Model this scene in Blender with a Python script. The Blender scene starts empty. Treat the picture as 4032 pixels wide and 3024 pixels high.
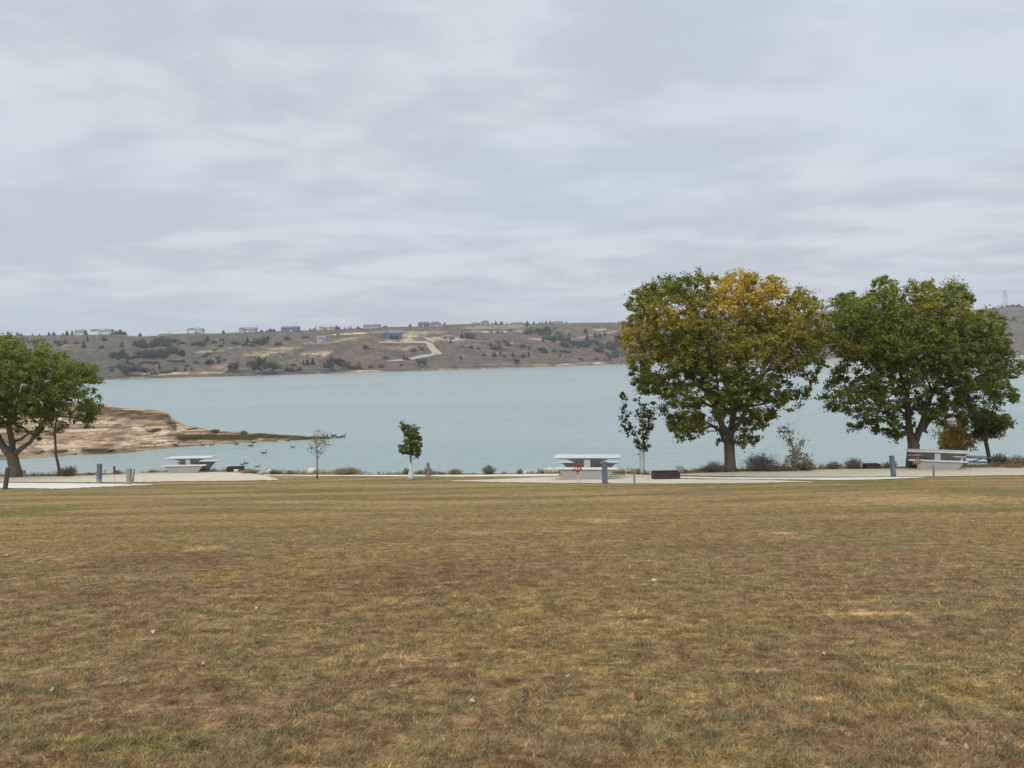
import bpy, math, random
import numpy as np
from mathutils import Vector, Matrix
from mathutils.bvhtree import BVHTree

random.seed(7)
RNG = np.random.default_rng(7)
scene = bpy.context.scene
COL = scene.collection
PI = math.pi

# ------------------------------------------------------------------ camera
F = 3000.0
CX, CY = 2016.0, 1512.0
CAM = Vector((0.0, 0.0, 1.6))
PITCH = math.atan(101.0 / F)
ROLL = -math.atan(0.0208)
ROT = Matrix.Rotation(PI / 2 - PITCH, 3, 'X') @ Matrix.Rotation(ROLL, 3, 'Z')
RINV = ROT.transposed()
cam_data = bpy.data.cameras.new('camera')
cam_data.sensor_width = 36.0
cam_data.lens = F / 4032.0 * 36.0
cam_data.clip_start = 0.1
cam_data.clip_end = 12000
cam = bpy.data.objects.new('camera', cam_data)
cam.matrix_world = Matrix.Translation(CAM) @ ROT.to_4x4()
COL.objects.link(cam)
scene.camera = cam

def ray(px, py):
    return ROT @ Vector(((px - CX) / F, -(py - CY) / F, -1.0))

def at(px, py, Y):
    """point on the line of sight through a pixel at depth Y (world y)"""
    d = ray(px, py)
    return CAM + d * ((Y - CAM.y) / d.y)

def on_z(px, py, z):
    d = ray(px, py)
    return CAM + d * ((z - CAM.z) / d.z)

def project(P):
    v = RINV @ (Vector(P) - CAM)
    return CX + F * v.x / -v.z, CY - F * v.y / -v.z

def hz(px):
    return CY - 101 - (px - CX) * 0.0208

ZW = -8.4                       # water level

def g0(x, y):
    """lawn height without the bank"""
    x = np.asarray(x, float); y = np.asarray(y, float)
    xr = np.clip(x, 0, 40)
    yy = np.clip(y, -60, 60)
    z = -0.1 * yy - 0.00048 * xr ** 2
    z = z + 0.03 * np.sin(x * 0.31 + 1.3) * np.sin(y * 0.23 + .4) * np.clip((yy - 2) / 8, 0, 1) * np.clip((26 - yy) / 5, 0, 1)
    return z

def on_ground(px, py, off=0.0):
    d = ray(px, py)
    lo, hi = 0.5, 90.0
    for _ in range(50):
        m = .5 * (lo + hi)
        p = CAM + d * m
        if p.z > float(g0(p.x, p.y)) + off: lo = m
        else: hi = m
    return CAM + d * lo

EDGE_PX = [(-700, 1884), (0, 1876), (200, 1874), (400, 1868), (640, 1859), (760, 1857), (900, 1858), (980, 1862), (1060, 1868), (1250, 1870), (1600, 1870),
           (1900, 1869), (2200, 1866), (2450, 1866), (2600, 1866), (2800, 1857), (2950, 1854), (3150, 1850), (3300, 1847), (3700, 1843), (4032, 1838), (4700, 1826)]
EP = [on_ground(a, b) for a, b in EDGE_PX]
EX = np.array([p.x for p in EP]); EY = np.array([p.y for p in EP])

def edge_y(x):
    return np.interp(x, EX, EY)

def gh(x, y):
    """ground height including the bank that falls to the lake"""
    x = np.asarray(x, float); y = np.asarray(y, float)
    e = edge_y(x)
    ze = g0(x, e)
    over = np.maximum(y - e, 0)
    bump = 0.18 * np.sin(x * 1.1 + 2 * np.sin(y * .6)) * np.sin(y * 0.9) * np.clip(over / 1.5, 0, 1)
    zb = ze - 0.05 * over - 0.42 * np.maximum(over - 0.7, 0) + bump
    return np.where(y <= e, g0(x, y), np.maximum(zb, -11.0))

# ------------------------------------------------------------------ object helpers
def tag(o, label=None, cat=None, group=None, kind=None):
    if label: o['label'] = label
    if cat: o['category'] = cat
    if group: o['group'] = group
    if kind: o['kind'] = kind
    return o

def empty(name, loc, rotz=0.0, label=None, cat=None, group=None):
    o = bpy.data.objects.new(name, None)
    o.empty_display_size = 0.2
    o.location = loc
    o.rotation_euler = (0, 0, rotz)
    COL.objects.link(o)
    return tag(o, label, cat, group)

def mesh_obj(name, verts, faces, mat, parent=None, loc=None, smooth=False, col=None, rot=None):
    me = bpy.data.meshes.new(name)
    verts = np.asarray(verts, dtype=np.float32)
    if isinstance(faces, np.ndarray):
        nf, k = faces.shape
        me.vertices.add(len(verts)); me.vertices.foreach_set('co', verts.ravel())
        me.loops.add(nf * k); me.loops.foreach_set('vertex_index', faces.astype(np.int32).ravel())
        me.polygons.add(nf)
        me.polygons.foreach_set('loop_start', np.arange(0, nf * k, k, dtype=np.int32))
        me.polygons.foreach_set('loop_total', np.full(nf, k, dtype=np.int32))
        me.update(calc_edges=True)
    else:
        me.from_pydata([tuple(map(float, v)) for v in verts], [], faces)
        me.update()
    if smooth:
        me.polygons.foreach_set('use_smooth', np.ones(len(me.polygons), dtype=bool))
    if col is not None:
        ca = me.color_attributes.new('Col', 'FLOAT_COLOR', 'POINT')
        c = np.ones((len(verts), 4), dtype=np.float32); c[:, :3] = col
        ca.data.foreach_set('color', c.ravel())
    if mat: me.materials.append(mat)
    o = bpy.data.objects.new(name, me)
    COL.objects.link(o)
    if parent is not None: o.parent = parent
    if loc is not None: o.location = loc
    if rot is not None: o.rotation_euler = rot
    return o

class MB:
    """collects shapes, then becomes ONE mesh"""
    def __init__(s): s.v = []; s.f = []; s.c = []
    def add(s, v, f, c=None):
        b = len(s.v); s.v += [tuple(p) for p in v]; s.f += [tuple(i + b for i in q) for q in f]
        s.c += [c or (1, 1, 1)] * len(v)
    def box(s, x0, x1, y0, y1, z0, z1, c=None):
        v = [(x, y, z) for z in (z0, z1) for y in (y0, y1) for x in (x0, x1)]
        s.add(v, [(0, 2, 3, 1), (4, 5, 7, 6), (0, 1, 5, 4), (2, 6, 7, 3), (0, 4, 6, 2), (1, 3, 7, 5)], c)
    def bevel_box(s, x0, x1, y0, y1, z0, z1, b=0.02, c=None):
        """box with chamfered upright edges and chamfered rims"""
        def ring(z, i):
            a, bb, cc, d = x0 + i, x1 - i, y0 + i, y1 - i
            return [(a + b, cc, z), (bb - b, cc, z), (bb, cc + b, z), (bb, d - b, z), (bb - b, d, z), (a + b, d, z), (a, d - b, z), (a, cc + b, z)]
        v = ring(z0, b) + ring(z0 + b, 0) + ring(z1 - b, 0) + ring(z1, b)
        f = [tuple(range(7, -1, -1)), tuple(range(24, 32))]
        for k in range(3):
            for i in range(8):
                j = (i + 1) % 8
                f.append((k * 8 + i, k * 8 + j, k * 8 + 8 + j, k * 8 + 8 + i))
        s.add(v, f, c)
    def tube(s, pts, radii, n=6, cap=True, c=None):
        pts = [Vector(p) for p in pts]
        if not hasattr(radii, '__len__'): radii = [radii] * len(pts)
        v = []; f = []
        u = None
        for i, p in enumerate(pts):
            t = (pts[min(i + 1, len(pts) - 1)] - pts[max(i - 1, 0)])
            if t.length < 1e-9: t = Vector((0, 0, 1))
            t.normalize()
            if u is None:
                u = t.orthogonal().normalized()
            else:
                u = (u - t * u.dot(t))
                u = u.normalized() if u.length > 1e-6 else t.orthogonal().normalized()
            w = t.cross(u)
            for k in range(n):
                a = 2 * PI * k / n
                v.append(p + (u * math.cos(a) + w * math.sin(a)) * radii[i])
        for i in range(len(pts) - 1):
            for k in range(n):
                l = (k + 1) % n
                f.append((i * n + k, i * n + l, (i + 1) * n + l, (i + 1) * n + k))
        if cap:
            f.append(tuple(range(n - 1, -1, -1))); b = (len(pts) - 1) * n; f.append(tuple(b + k for k in range(n)))
        s.add(v, f, c)
    def cyl(s, x, y, z0, z1, r, n=12, r2=None, c=None):
        s.tube([(x, y, z0), (x, y, z1)], [r, r if r2 is None else r2], n, True, c)
    def build(s, name, mat, parent=None, loc=None, smooth=False, col=False, rot=None):
        return mesh_obj(name, s.v, s.f, mat, parent, loc, smooth, np.array(s.c) if col else None, rot)

def copy_tree(o, parent=None):
    c = o.copy(); COL.objects.link(c); c.parent = parent
    for ch in [q for q in bpy.data.objects if q.parent == o]:
        copy_tree(ch, c)
    return c

# ------------------------------------------------------------------ material helpers
class NT:
    def __init__(s, name):
        s.m = bpy.data.materials.new(name); s.m.use_nodes = True
        s.t = s.m.node_tree; s.t.nodes.clear()
        s.out = s.n('ShaderNodeOutputMaterial')
    def n(s, typ, **kw):
        nd = s.t.nodes.new(typ)
        for k, v in kw.items():
            if k[0] == '_': setattr(nd, k[1:], v)
            else: s.set(nd.inputs[k.replace('__', ' ')], v)
        return nd
    def set(s, sock, v):
        if isinstance(v, bpy.types.NodeSocket): s.t.links.new(v, sock)
        elif hasattr(v, '__len__') and len(v) == 3 and sock.type == 'RGBA': sock.default_value = (*v, 1)
        else: sock.default_value = v
    def pos(s): return s.n('ShaderNodeNewGeometry').outputs['Position']
    def objc(s): return s.n('ShaderNodeTexCoord').outputs['Object']
    def noise(s, vec, scale, detail=4, rough=.55, dist=0.0):
        nd = s.n('ShaderNodeTexNoise', Vector=vec, Scale=scale, Detail=detail, Roughness=rough, Distortion=dist)
        return nd.outputs['Fac']
    def scalev(s, vec, sc):
        nd = s.n('ShaderNodeVectorMath', _operation='MULTIPLY'); s.set(nd.inputs[0], vec); nd.inputs[1].default_value = sc
        return nd.outputs[0]
    def ramp(s, fac, a, b, c0=(0, 0, 0), c1=(1, 1, 1)):
        nd = s.n('ShaderNodeValToRGB', Fac=fac)
        e = nd.color_ramp.elements
        e[0].position = a; e[1].position = b
        e[0].color = (*c0, 1); e[1].color = (*c1, 1)
        return nd.outputs['Color']
    def mix(s, fac, a, b, typ='MIX'):
        nd = s.n('ShaderNodeMix', _data_type='RGBA', _blend_type=typ)
        s.set(nd.inputs[0], fac); s.set(nd.inputs[6], a); s.set(nd.inputs[7], b)
        return nd.outputs[2]
    def math(s, op, a, b=0.0, clamp=False):
        nd = s.n('ShaderNodeMath', _operation=op, _use_clamp=clamp); s.set(nd.inputs[0], a); s.set(nd.inputs[1], b)
        return nd.outputs[0]
    def bump(s, h, strength=.5, dist=.02, normal=None):
        nd = s.n('ShaderNodeBump', Height=h, Strength=strength, Distance=dist)
        if normal is not None: s.set(nd.inputs['Normal'], normal)
        return nd.outputs['Normal']
    def attr(s, name): return s.n('ShaderNodeAttribute', _attribute_name=name)
    def principled(s, color, rough=.8, normal=None, **kw):
        b = s.n('ShaderNodeBsdfPrincipled', Roughness=rough)
        s.set(b.inputs['Base Color'], color)
        if normal is not None: s.set(b.inputs['Normal'], normal)
        for k, v in kw.items(): s.set(b.inputs[k.replace('__', ' ')], v)
        s.t.links.new(b.outputs[0], s.out.inputs['Surface'])
        return b

def simple_mat(name, c, rough=.75, var=.18, scale=6.0, metallic=0.0, bump=.15, c2=None):
    m = NT(name)
    v = m.objc()
    f = m.noise(v, scale, 5, .6)
    f2 = m.noise(v, scale * 7, 4, .6)
    c2 = c2 or tuple(x * (1 - var * 1.6) for x in c)
    col = m.mix(m.ramp(f, .35, .68), c, c2)
    col = m.mix(m.math('MULTIPLY', f2, .35), col, tuple(min(1, x * (1 + var)) for x in c))
    m.principled(col, rough, m.bump(f2, bump, .01), Metallic=metallic)
    return m.m

def leaf_mat(name, trans=.35, tint=(1, 1, 1)):
    m = NT(name)
    a = m.attr('Col').outputs['Color']
    f = m.noise(m.objc(), 3.0, 3)
    col = m.mix(m.math('MULTIPLY', f, .5), a, m.mix(1.0, a, (.62, .66, .6), 'MULTIPLY'))
    p = m.n('ShaderNodeBsdfPrincipled', Roughness=.6)
    m.set(p.inputs['Base Color'], col); p.inputs['Specular IOR Level'].default_value = .25
    t = m.n('ShaderNodeBsdfTranslucent'); m.set(t.inputs['Color'], m.mix(1.0, col, (1.0, 1.05, .55), 'MULTIPLY'))
    x = m.n('ShaderNodeMixShader', Fac=trans)
    m.t.links.new(p.outputs[0], x.inputs[1]); m.t.links.new(t.outputs[0], x.inputs[2])
    m.t.links.new(x.outputs[0], m.out.inputs['Surface'])
    return m.m
# ------------------------------------------------------------------ world and light
SUN_EL, SUN_AZ = math.radians(48), math.radians(200)   # high, behind the camera and a little left (overcast)
world = bpy.data.worlds.new('World'); scene.world = world; world.use_nodes = True
wt = world.node_tree; wt.nodes.clear()
class WNT(NT):
    def __init__(s, t): s.t = t
w = WNT(wt)
wo = w.n('ShaderNodeOutputWorld')
sky = w.n('ShaderNodeTexSky', _sky_type='NISHITA', _sun_disc=False, _sun_elevation=SUN_EL, _sun_rotation=SUN_AZ, _air_density=1.0, _dust_density=2.0, _ozone_density=1.2)
tc = w.n('ShaderNodeTexCoord').outputs['Generated']
sp = w.n('ShaderNodeSeparateXYZ', Vector=tc)
zc = w.math('ADD', w.math('MAXIMUM', sp.outputs['Z'], 0.0), 0.10)
cb = w.n('ShaderNodeCombineXYZ')
w.set(cb.inputs[0], w.math('DIVIDE', sp.outputs['X'], zc)); w.set(cb.inputs[1], w.math('DIVIDE', sp.outputs['Y'], zc)); cb.inputs[2].default_value = .3
uv = cb.outputs[0]
warp = w.n('ShaderNodeTexNoise', Vector=uv, Scale=.7, Detail=3)
uvw = w.n('ShaderNodeVectorMath', _operation='MULTIPLY_ADD'); w.set(uvw.inputs[0], warp.outputs['Color']); uvw.inputs[1].default_value = (.9, .5, 0); w.set(uvw.inputs[2], uv)
n1 = w.noise(w.scalev(uvw.outputs[0], (1.0, 1.5, 1)), .85, 7, .52)
n2 = w.noise(w.scalev(uvw.outputs[0], (1.0, 1.3, 1)), 2.8, 8, .55)
n3 = w.noise(w.scalev(uv, (1.0, 1.3, 1)), .35, 4, .5)
comb = w.math('ADD', w.math('MULTIPLY', n1, .62), w.math('MULTIPLY', n2, .38))
cl = w.ramp(comb, .42, .60, (.455, .490, .548), (.588, .616, .660))
e = w.t.nodes[-1].color_ramp
e.interpolation = 'EASE'
# thin places where blue-green sky shows through the stratus
thin = w.ramp(n3, .45, .68)
col = w.mix(w.math('MULTIPLY', thin, .60), cl, (.430, .555, .620))
# overcast skies are brighter towards the zenith
zb = w.n('ShaderNodeMapRange', Value=sp.outputs['Z']); zb.inputs['From Min'].default_value = .42; zb.inputs['From Max'].default_value = 1.0
zb.inputs['To Min'].default_value = 1.0; zb.inputs['To Max'].default_value = 2.7
brt = w.n('ShaderNodeVectorMath', _operation='SCALE'); w.set(brt.inputs[0], col); w.set(brt.inputs['Scale'], zb.outputs[0])
bg1 = w.n('ShaderNodeBackground', Strength=1.0); w.set(bg1.inputs['Color'], brt.outputs[0])
bg0 = w.n('ShaderNodeBackground', Strength=.08); w.set(bg0.inputs['Color'], sky.outputs[0])
mx = w.n('ShaderNodeMixShader', Fac=.93)
w.t.links.new(bg0.outputs[0], mx.inputs[1]); w.t.links.new(bg1.outputs[0], mx.inputs[2]); w.t.links.new(mx.outputs[0], wo.inputs['Surface'])

sd = bpy.data.lights.new('sun', 'SUN'); sd.energy = 1.5; sd.angle = math.radians(25); sd.color = (1, .965, .92)
so = bpy.data.objects.new('sun', sd); COL.objects.link(so)
sdir = Vector((math.sin(SUN_AZ) * math.cos(SUN_EL), math.cos(SUN_AZ) * math.cos(SUN_EL), math.sin(SUN_EL)))
so.rotation_euler = sdir.to_track_quat('Z', 'Y').to_euler(); so.location = (0, -10, 40)
scene.view_settings.view_transform = 'Standard'; scene.view_settings.look = 'None'
scene.view_settings.exposure = 0.33; scene.view_settings.gamma = 1.0

# ------------------------------------------------------------------ lawn material (shared by soil and blades)
def lawn_color(m, blade):
    P = m.pos()
    flat = m.scalev(P, (1, 1, .0))
    big = m.noise(m.scalev(P, (1.0, 1.3, 0)), .16, 4, .55, .6)
    mid = m.noise(flat, .8, 5, .62, .5)
    mid2 = m.noise(m.scalev(P, (.55, 1.0, 0)), 1.7, 5, .65, .4)
    fine = m.noise(flat, 9.0, 5, .7)
    olive = (.215, .176, .086); brown = (.220, .148, .088); straw = (.430, .320, .185); red = (.190, .108, .070); green = (.150, .140, .055)
    c = m.mix(m.ramp(mid, .44, .56), olive, brown)
    c = m.mix(m.math('MULTIPLY', m.ramp(big, .44, .60), .85), c, m.mix(m.ramp(mid2, .42, .66), (.230, .175, .066), (.310, .215, .098)))
    c = m.mix(m.math('MULTIPLY', m.ramp(mid2, .60, .72), .55), c, red)
    c = m.mix(m.math('MULTIPLY', m.ramp(m.noise(m.scalev(P, (.5, 1.1, 0)), 1.15, 6, .66), .56, .72), .75), c, straw)
    c = m.mix(m.math('MULTIPLY', m.ramp(m.noise(m.scalev(P, (.6, 1.0, 0)), .55, 5, .7, .8), .60, .74), .7), c, green)
    # the far third of the lawn is a paler, drier stand of grass
    sy = m.n('ShaderNodeSeparateXYZ', Vector=P).outputs['Y']
    far = m.n('ShaderNodeMapRange', Value=sy); far.inputs['From Min'].default_value = 8; far.inputs['From Max'].default_value = 19
    pale = m.mix(m.ramp(m.noise(m.scalev(P, (.16, 1.0, 0)), .85, 6, .66, .3), .42, .58), (.195, .172, .070), (.370, .275, .140))
    c = m.mix(m.math('MULTIPLY', far.outputs[0], .82), c, pale)
    c = m.mix(m.math('MULTIPLY', m.ramp(m.noise(m.scalev(P, (.13, 1.0, 0)), .8, 5, .6, .3), .54, .64), m.math('MULTIPLY', far.outputs[0], .85)), c, (.160, .155, .060))
    wt_ = m.n('ShaderNodeSeparateColor', Color=m.attr('patch').outputs['Color'])
    rag = m.noise(m.scalev(P, (.8, 1.1, 0)), 2.6, 6, .7, .4)
    def pm(ch, lo=.50, hi=.66): return m.ramp(m.math('ADD', m.math('MULTIPLY', wt_.outputs[ch], .42), m.math('MULTIPLY', rag, .62)), lo, hi)
    c = m.mix(m.math('MULTIPLY', pm(2), .85), c, (.165, .160, .052))
    c = m.mix(m.math('MULTIPLY', pm(1), .80), c, (.168, .100, .058))
    c = m.mix(m.math('MULTIPLY', pm(0), .85), c, (.46, .325, .165))
    c = m.mix(1.0, c, (1.27, 1.22, 1.15), 'MULTIPLY')
    near = m.n('ShaderNodeMapRange', Value=sy); near.inputs['From Min'].default_value = 20; near.inputs['From Max'].default_value = 7; near.inputs['To Min'].default_value = .45
    tuft = m.ramp(m.noise(m.scalev(P, (.8, 1.15, 0)), 5.5, 5, .68, .5), .40, .62)
    c = m.mix(near.outputs[0], c, m.mix(tuft, m.mix(1.0, c, (.66, .62, .58), 'MULTIPLY'), m.mix(1.0, c, (1.42, 1.38, 1.30), 'MULTIPLY')))
    fl = m.ramp(m.noise(m.scalev(P, (1, 1.2, 0)), 17, 4, .7, .3), .44, .64)
    c = m.mix(m.math('MULTIPLY', near.outputs[0], .8), c, m.mix(fl, m.mix(1.0, c, (.74, .72, .70), 'MULTIPLY'), m.mix(1.0, c, (1.34, 1.32, 1.28), 'MULTIPLY')))
    rb = m.ramp(m.noise(m.scalev(P, (.6, 1.1, 0)), 1.9, 5, .66, .6), .54, .66)
    c = m.mix(m.math('MULTIPLY', rb, .45), c, (.21, .130, .085))
    return c, mid, fine

# worn, straw, reddish and green areas of this lawn: (px, py, rx, ry, kind, strength)
LAWN_PATCH = [(2370, 2050, 150, 14, 0, 1), (800, 2160, 110, 14, 0, 1), (3464, 2410, 260, 32, 0, .9), (3755, 2230, 180, 25, 0, .7), (2096, 2395, 80, 28, 0, .6), (3900, 2690, 170, 60, 0, .7), (2280, 2860, 280, 80, 0, .55), (1276, 2560, 220, 40, 0, .35), (3650, 1965, 700, 38, 0, .8),
    (1500, 2000, 500, 14, 0, .6), (3080, 2100, 160, 10, 0, .8), (2350, 1960, 500, 10, 0, .6), (500, 2065, 300, 14, 0, .5), (3300, 2930, 300, 60, 0, .4), (2700, 2300, 120, 24, 0, .3), (1000, 2960, 300, 60, 0, .5), (1500, 2440, 100, 16, 0, .5),
    (1640, 2270, 900, 120, 1, .75), (640, 2200, 560, 60, 1, .8), (450, 2330, 420, 70, 1, .7), (1820, 2600, 500, 60, 1, .55), (2730, 2150, 520, 30, 1, .7), (1914, 3010, 320, 40, 1, .9), (730, 2730, 460, 45, 1, .75), (2500, 2430, 350, 50, 1, .5), (3200, 2580, 400, 50, 1, .45), (3500, 3000, 300, 50, 1, .5), (2900, 2780, 250, 40, 1, .4), (3700, 2150, 200, 16, 1, .6), (1200, 2860, 250, 50, 1, .4), (3800, 2500, 200, 40, 1, .5),
    (110, 2010, 260, 22, 2, 1), (1185, 1932, 420, 16, 2, .9), (3400, 1900, 360, 10, 2, .8), (550, 2930, 620, 110, 2, .8), (180, 2560, 200, 60, 2, .4), (2300, 1925, 500, 10, 2, .6), (1500, 2480, 160, 30, 2, .4), (3150, 1985, 260, 10, 2, .6), (3050, 2400, 200, 26, 2, .3), (2600, 2450, 300, 30, 2, .3), (1270, 1985, 160, 12, 2, .7), (3600, 2740, 300, 60, 2, .3)]
LPW = []
for (a_, b_, rx_, ry_, k_, s_) in LAWN_PATCH:
    p = on_ground(a_, b_); q0 = on_ground(a_, b_ - ry_).y; q1 = on_ground(a_, b_ + ry_).y
    LPW.append((p.x, p.y, rx_ / F * p.y, max(.15, abs(q0 - q1) / 2), k_, s_))
def lawn_weights(x, y):
    W = np.zeros(x.shape + (3,))
    for (px_0, py_0, rx_, ry_, k_, s_) in LPW:
        W[..., k_] = np.maximum(W[..., k_], s_ * np.exp(-(((x - px_0) / rx_) ** 2 + ((y - py_0) / ry_) ** 2)))
    return W
m = NT('lawn_soil')
c, mid, fine = lawn_color(m, False)
hf = m.noise(m.scalev(m.pos(), (1, 1, 0)), 38, 3, .7)
c2 = m.mix(m.ramp(fine, .38, .66), m.mix(1.0, c, (.40, .38, .36), 'MULTIPLY'), m.mix(1.0, c, (.86, .84, .82), 'MULTIPLY'))
c2 = m.mix(m.math('MULTIPLY', m.ramp(hf, .45, .7), .45), c2, m.mix(1.0, c, (1.45, 1.4, 1.35), 'MULTIPLY'))
# bare earth and dry grass on the bank below the lawn
zz = m.n('ShaderNodeSeparateXYZ', Vector=m.pos()).outputs['Z']
bank = m.n('ShaderNodeMapRange', Value=zz); bank.inputs['From Min'].default_value = -4.4; bank.inputs['From Max'].default_value = -5.0
c2 = m.mix(bank.outputs[0], c2, m.mix(m.ramp(m.noise(m.pos(), 1.3, 5, .6), .35, .65), (.30, .235, .15), (.19, .15, .085)))
nb = m.bump(m.noise(m.pos(), 22, 4, .7), .7, .05)
m.principled(c2, .95, m.bump(mid, .5, .25, nb), **{'Specular IOR Level': .1})
M_SOIL = m.m

m = NT('grass_blades')
c, mid, fine = lawn_color(m, True)
rn = m.attr('rnd')
v = m.n('ShaderNodeMapRange', Value=rn.outputs['Fac']); v.inputs['To Min'].default_value = .50; v.inputs['To Max'].default_value = 2.7
sc = m.n('ShaderNodeVectorMath', _operation='SCALE'); m.set(sc.inputs[0], c); m.set(sc.inputs['Scale'], v.outputs[0])
rc = m.attr('rnd2').outputs['Fac']
cc = m.mix(m.math('MULTIPLY', m.ramp(rc, .74, .86), .85), sc.outputs[0], (.62, .50, .32))
cc = m.mix(m.math('MULTIPLY', m.ramp(rc, .22, .10), .55), cc, (.175, .168, .072))
p = m.n('ShaderNodeBsdfPrincipled', Roughness=.8); m.set(p.inputs['Base Color'], cc); p.inputs['Specular IOR Level'].default_value = .15
t = m.n('ShaderNodeBsdfTranslucent'); m.set(t.inputs['Color'], cc)
x = m.n('ShaderNodeMixShader', Fac=.35); m.t.links.new(p.outputs[0], x.inputs[1]); m.t.links.new(t.outputs[0], x.inputs[2]); m.t.links.new(x.outputs[0], m.out.inputs['Surface'])
M_BLADE = m.m

# ------------------------------------------------------------------ ground sheet
def axis(lo, hi, core_lo, core_hi, step):
    a = list(np.arange(core_lo, core_hi + 1e-6, step))
    x, s = core_hi, step
    while x < hi: s *= 1.35; x += s; a.append(x)
    x, s = core_lo, step
    while x > lo: s *= 1.35; x -= s; a.insert(0, x)
    return np.array(a)

gx = axis(-900, 900, -44, 36, .3)
rows_u = np.concatenate([np.linspace(-1.2, 0.0, 16)[:-1], np.linspace(0, 1, 160)])
over = np.concatenate([[.25, .7], np.arange(1.4, 20, .8), [24, 30, 40]])
V = []
for u in rows_u:
    e = edge_y(gx)
    y = e * u if u >= 0 else 60 * u
    y = np.broadcast_to(y, gx.shape)
    V.append(np.stack([gx, y, gh(gx, y)], 1))
for o in over:
    y = edge_y(gx) + o
    V.append(np.stack([gx, y, gh(gx, y)], 1))
V = np.array(V); nr, nc = V.shape[:2]
def grid_faces(nr, nc):
    i = np.arange(nr - 1)[:, None] * nc + np.arange(nc - 1)[None, :]
    return np.stack([i, i + 1, i + nc + 1, i + nc], -1).reshape(-1, 4)
lg = tag(mesh_obj('lawn_ground', V.reshape(-1, 3), grid_faces(nr, nc), M_SOIL, smooth=True), kind='structure')
ca = lg.data.color_attributes.new('patch', 'FLOAT_COLOR', 'POINT')
ww = np.ones((nr * nc, 4), dtype=np.float32); ww[:, :3] = lawn_weights(V[..., 0], V[..., 1]).reshape(-1, 3); ca.data.foreach_set('color', ww.ravel())

# lake bed, one metre and more below the water
tag(mesh_obj('lake_bed', [(-2950, 30, -11.2), (2950, 30, -11.2), (2950, 3400, -11.2), (-2950, 3400, -11.2)], [(0, 1, 2, 3)], simple_mat('silt', (.16, .17, .12))), kind='structure')

# ------------------------------------------------------------------ pads, road, paths
def gravel_mat(name, a, b, c):
    m = NT(name); P = m.pos()
    f = m.noise(P, .8, 5, .6); g = m.noise(P, 26, 4, .7)
    col = m.mix(m.ramp(f, .35, .65), a, b)
    col = m.mix(m.math('MULTIPLY', m.ramp(g, .5, .72), .5), col, c)
    m.principled(col, .92, m.bump(g, .5, .02))
    return m.m
M_SAND = gravel_mat('crushed_limestone', (.42, .37, .27), (.49, .43, .32), (.37, .31, .21))
M_WHITE = gravel_mat('white_road_gravel', (.56, .545, .49), (.52, .49, .41), (.48, .44, .35))

def sheet(name, top, bot, mat, off=.012, x0=None, x1=None, rows=7, step=18, jit=.0):
    """a thin draped sheet between two border lines (lists of picture positions)"""
    x0 = max(top[0][0], bot[0][0]) if x0 is None else x0
    x1 = min(top[-1][0], bot[-1][0]) if x1 is None else x1
    n = max(3, int((x1 - x0) / step))
    V = []
    rr = random.Random(name)
    for i in range(n + 1):
        px = x0 + (x1 - x0) * i / n
        pt = np.interp(px, [a for a, _ in top], [b for _, b in top]); pb = np.interp(px, [a for a, _ in bot], [b for _, b in bot])
        A = on_ground(px, pt + rr.uniform(-jit, jit) * .4); B = on_ground(px, max(pb + rr.uniform(-jit, jit), pt + .1))
        for k in range(rows + 1):
            p = A.lerp(B, k / rows)
            y = min(p.y, float(edge_y(p.x)) - .01)
            V.append((p.x, y, float(g0(p.x, y)) + off))
    f = grid_faces(n + 1, rows + 1)[:, ::-1]
    o = mesh_obj(name, V, np.ascontiguousarray(f), mat, smooth=True)
    return tag(o, kind='structure')

sheet('gravel_road', [(-900, 1898), (0, 1902), (300, 1904), (600, 1908)], [(-900, 1926), (0, 1922), (150, 1924), (260, 1925), (330, 1921), (420, 1917), (600, 1910)], M_WHITE, jit=1.2)
sheet('gravel_pad', [(-900, 1885), (0, 1878), (200, 1876), (400, 1870), (640, 1861), (760, 1858.5), (900, 1860), (980, 1864), (1050, 1874), (1095, 1888)],
      [(-900, 1895), (0, 1898), (300, 1899.5), (500, 1900), (640, 1897), (900, 1894), (1095, 1891)], M_SAND, jit=1.0)
sheet('shore_path', [(1040, 1870), (1250, 1871), (1600, 1871), (1900, 1870), (2100, 1867.5), (2200, 1867)], [(1040, 1873), (1250, 1875), (1600, 1876.5), (1900, 1877), (2100, 1876), (2200, 1874)], M_WHITE, rows=3, jit=.4)
sheet('gravel_pad', [(1780, 1894), (1900, 1890), (2100, 1881), (2300, 1874), (2450, 1872), (2620, 1884), (2760, 1889), (2900, 1889), (3060, 1892), (3200, 1898)],
      [(1780, 1896), (2000, 1900), (2200, 1903), (2450, 1905), (2700, 1905), (2900, 1904), (3050, 1901), (3200, 1899)], M_SAND, jit=1.0)
sheet('gravel_road', [(2460, 1869), (2600, 1874), (2800, 1880), (3000, 1881.5), (3300, 1881.5), (3530, 1879), (3640, 1879)],
      [(2460, 1872), (2600, 1882), (2800, 1886), (3000, 1888), (3300, 1891), (3450, 1889), (3640, 1881)], M_WHITE, jit=.5)
sheet('gravel_pad', [(2560, 1868), (2700, 1866), (2860, 1860), (3000, 1856), (3150, 1852), (3300, 1848), (3700, 1844.5), (4032, 1840), (4700, 1828)],
      [(2560, 1869.5), (2700, 1873), (2860, 1876), (3000, 1878), (3300, 1878.5), (3500, 1877), (3700, 1877), (3900, 1873), (4032, 1872), (4700, 1862)], M_SAND, jit=.6)

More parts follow.
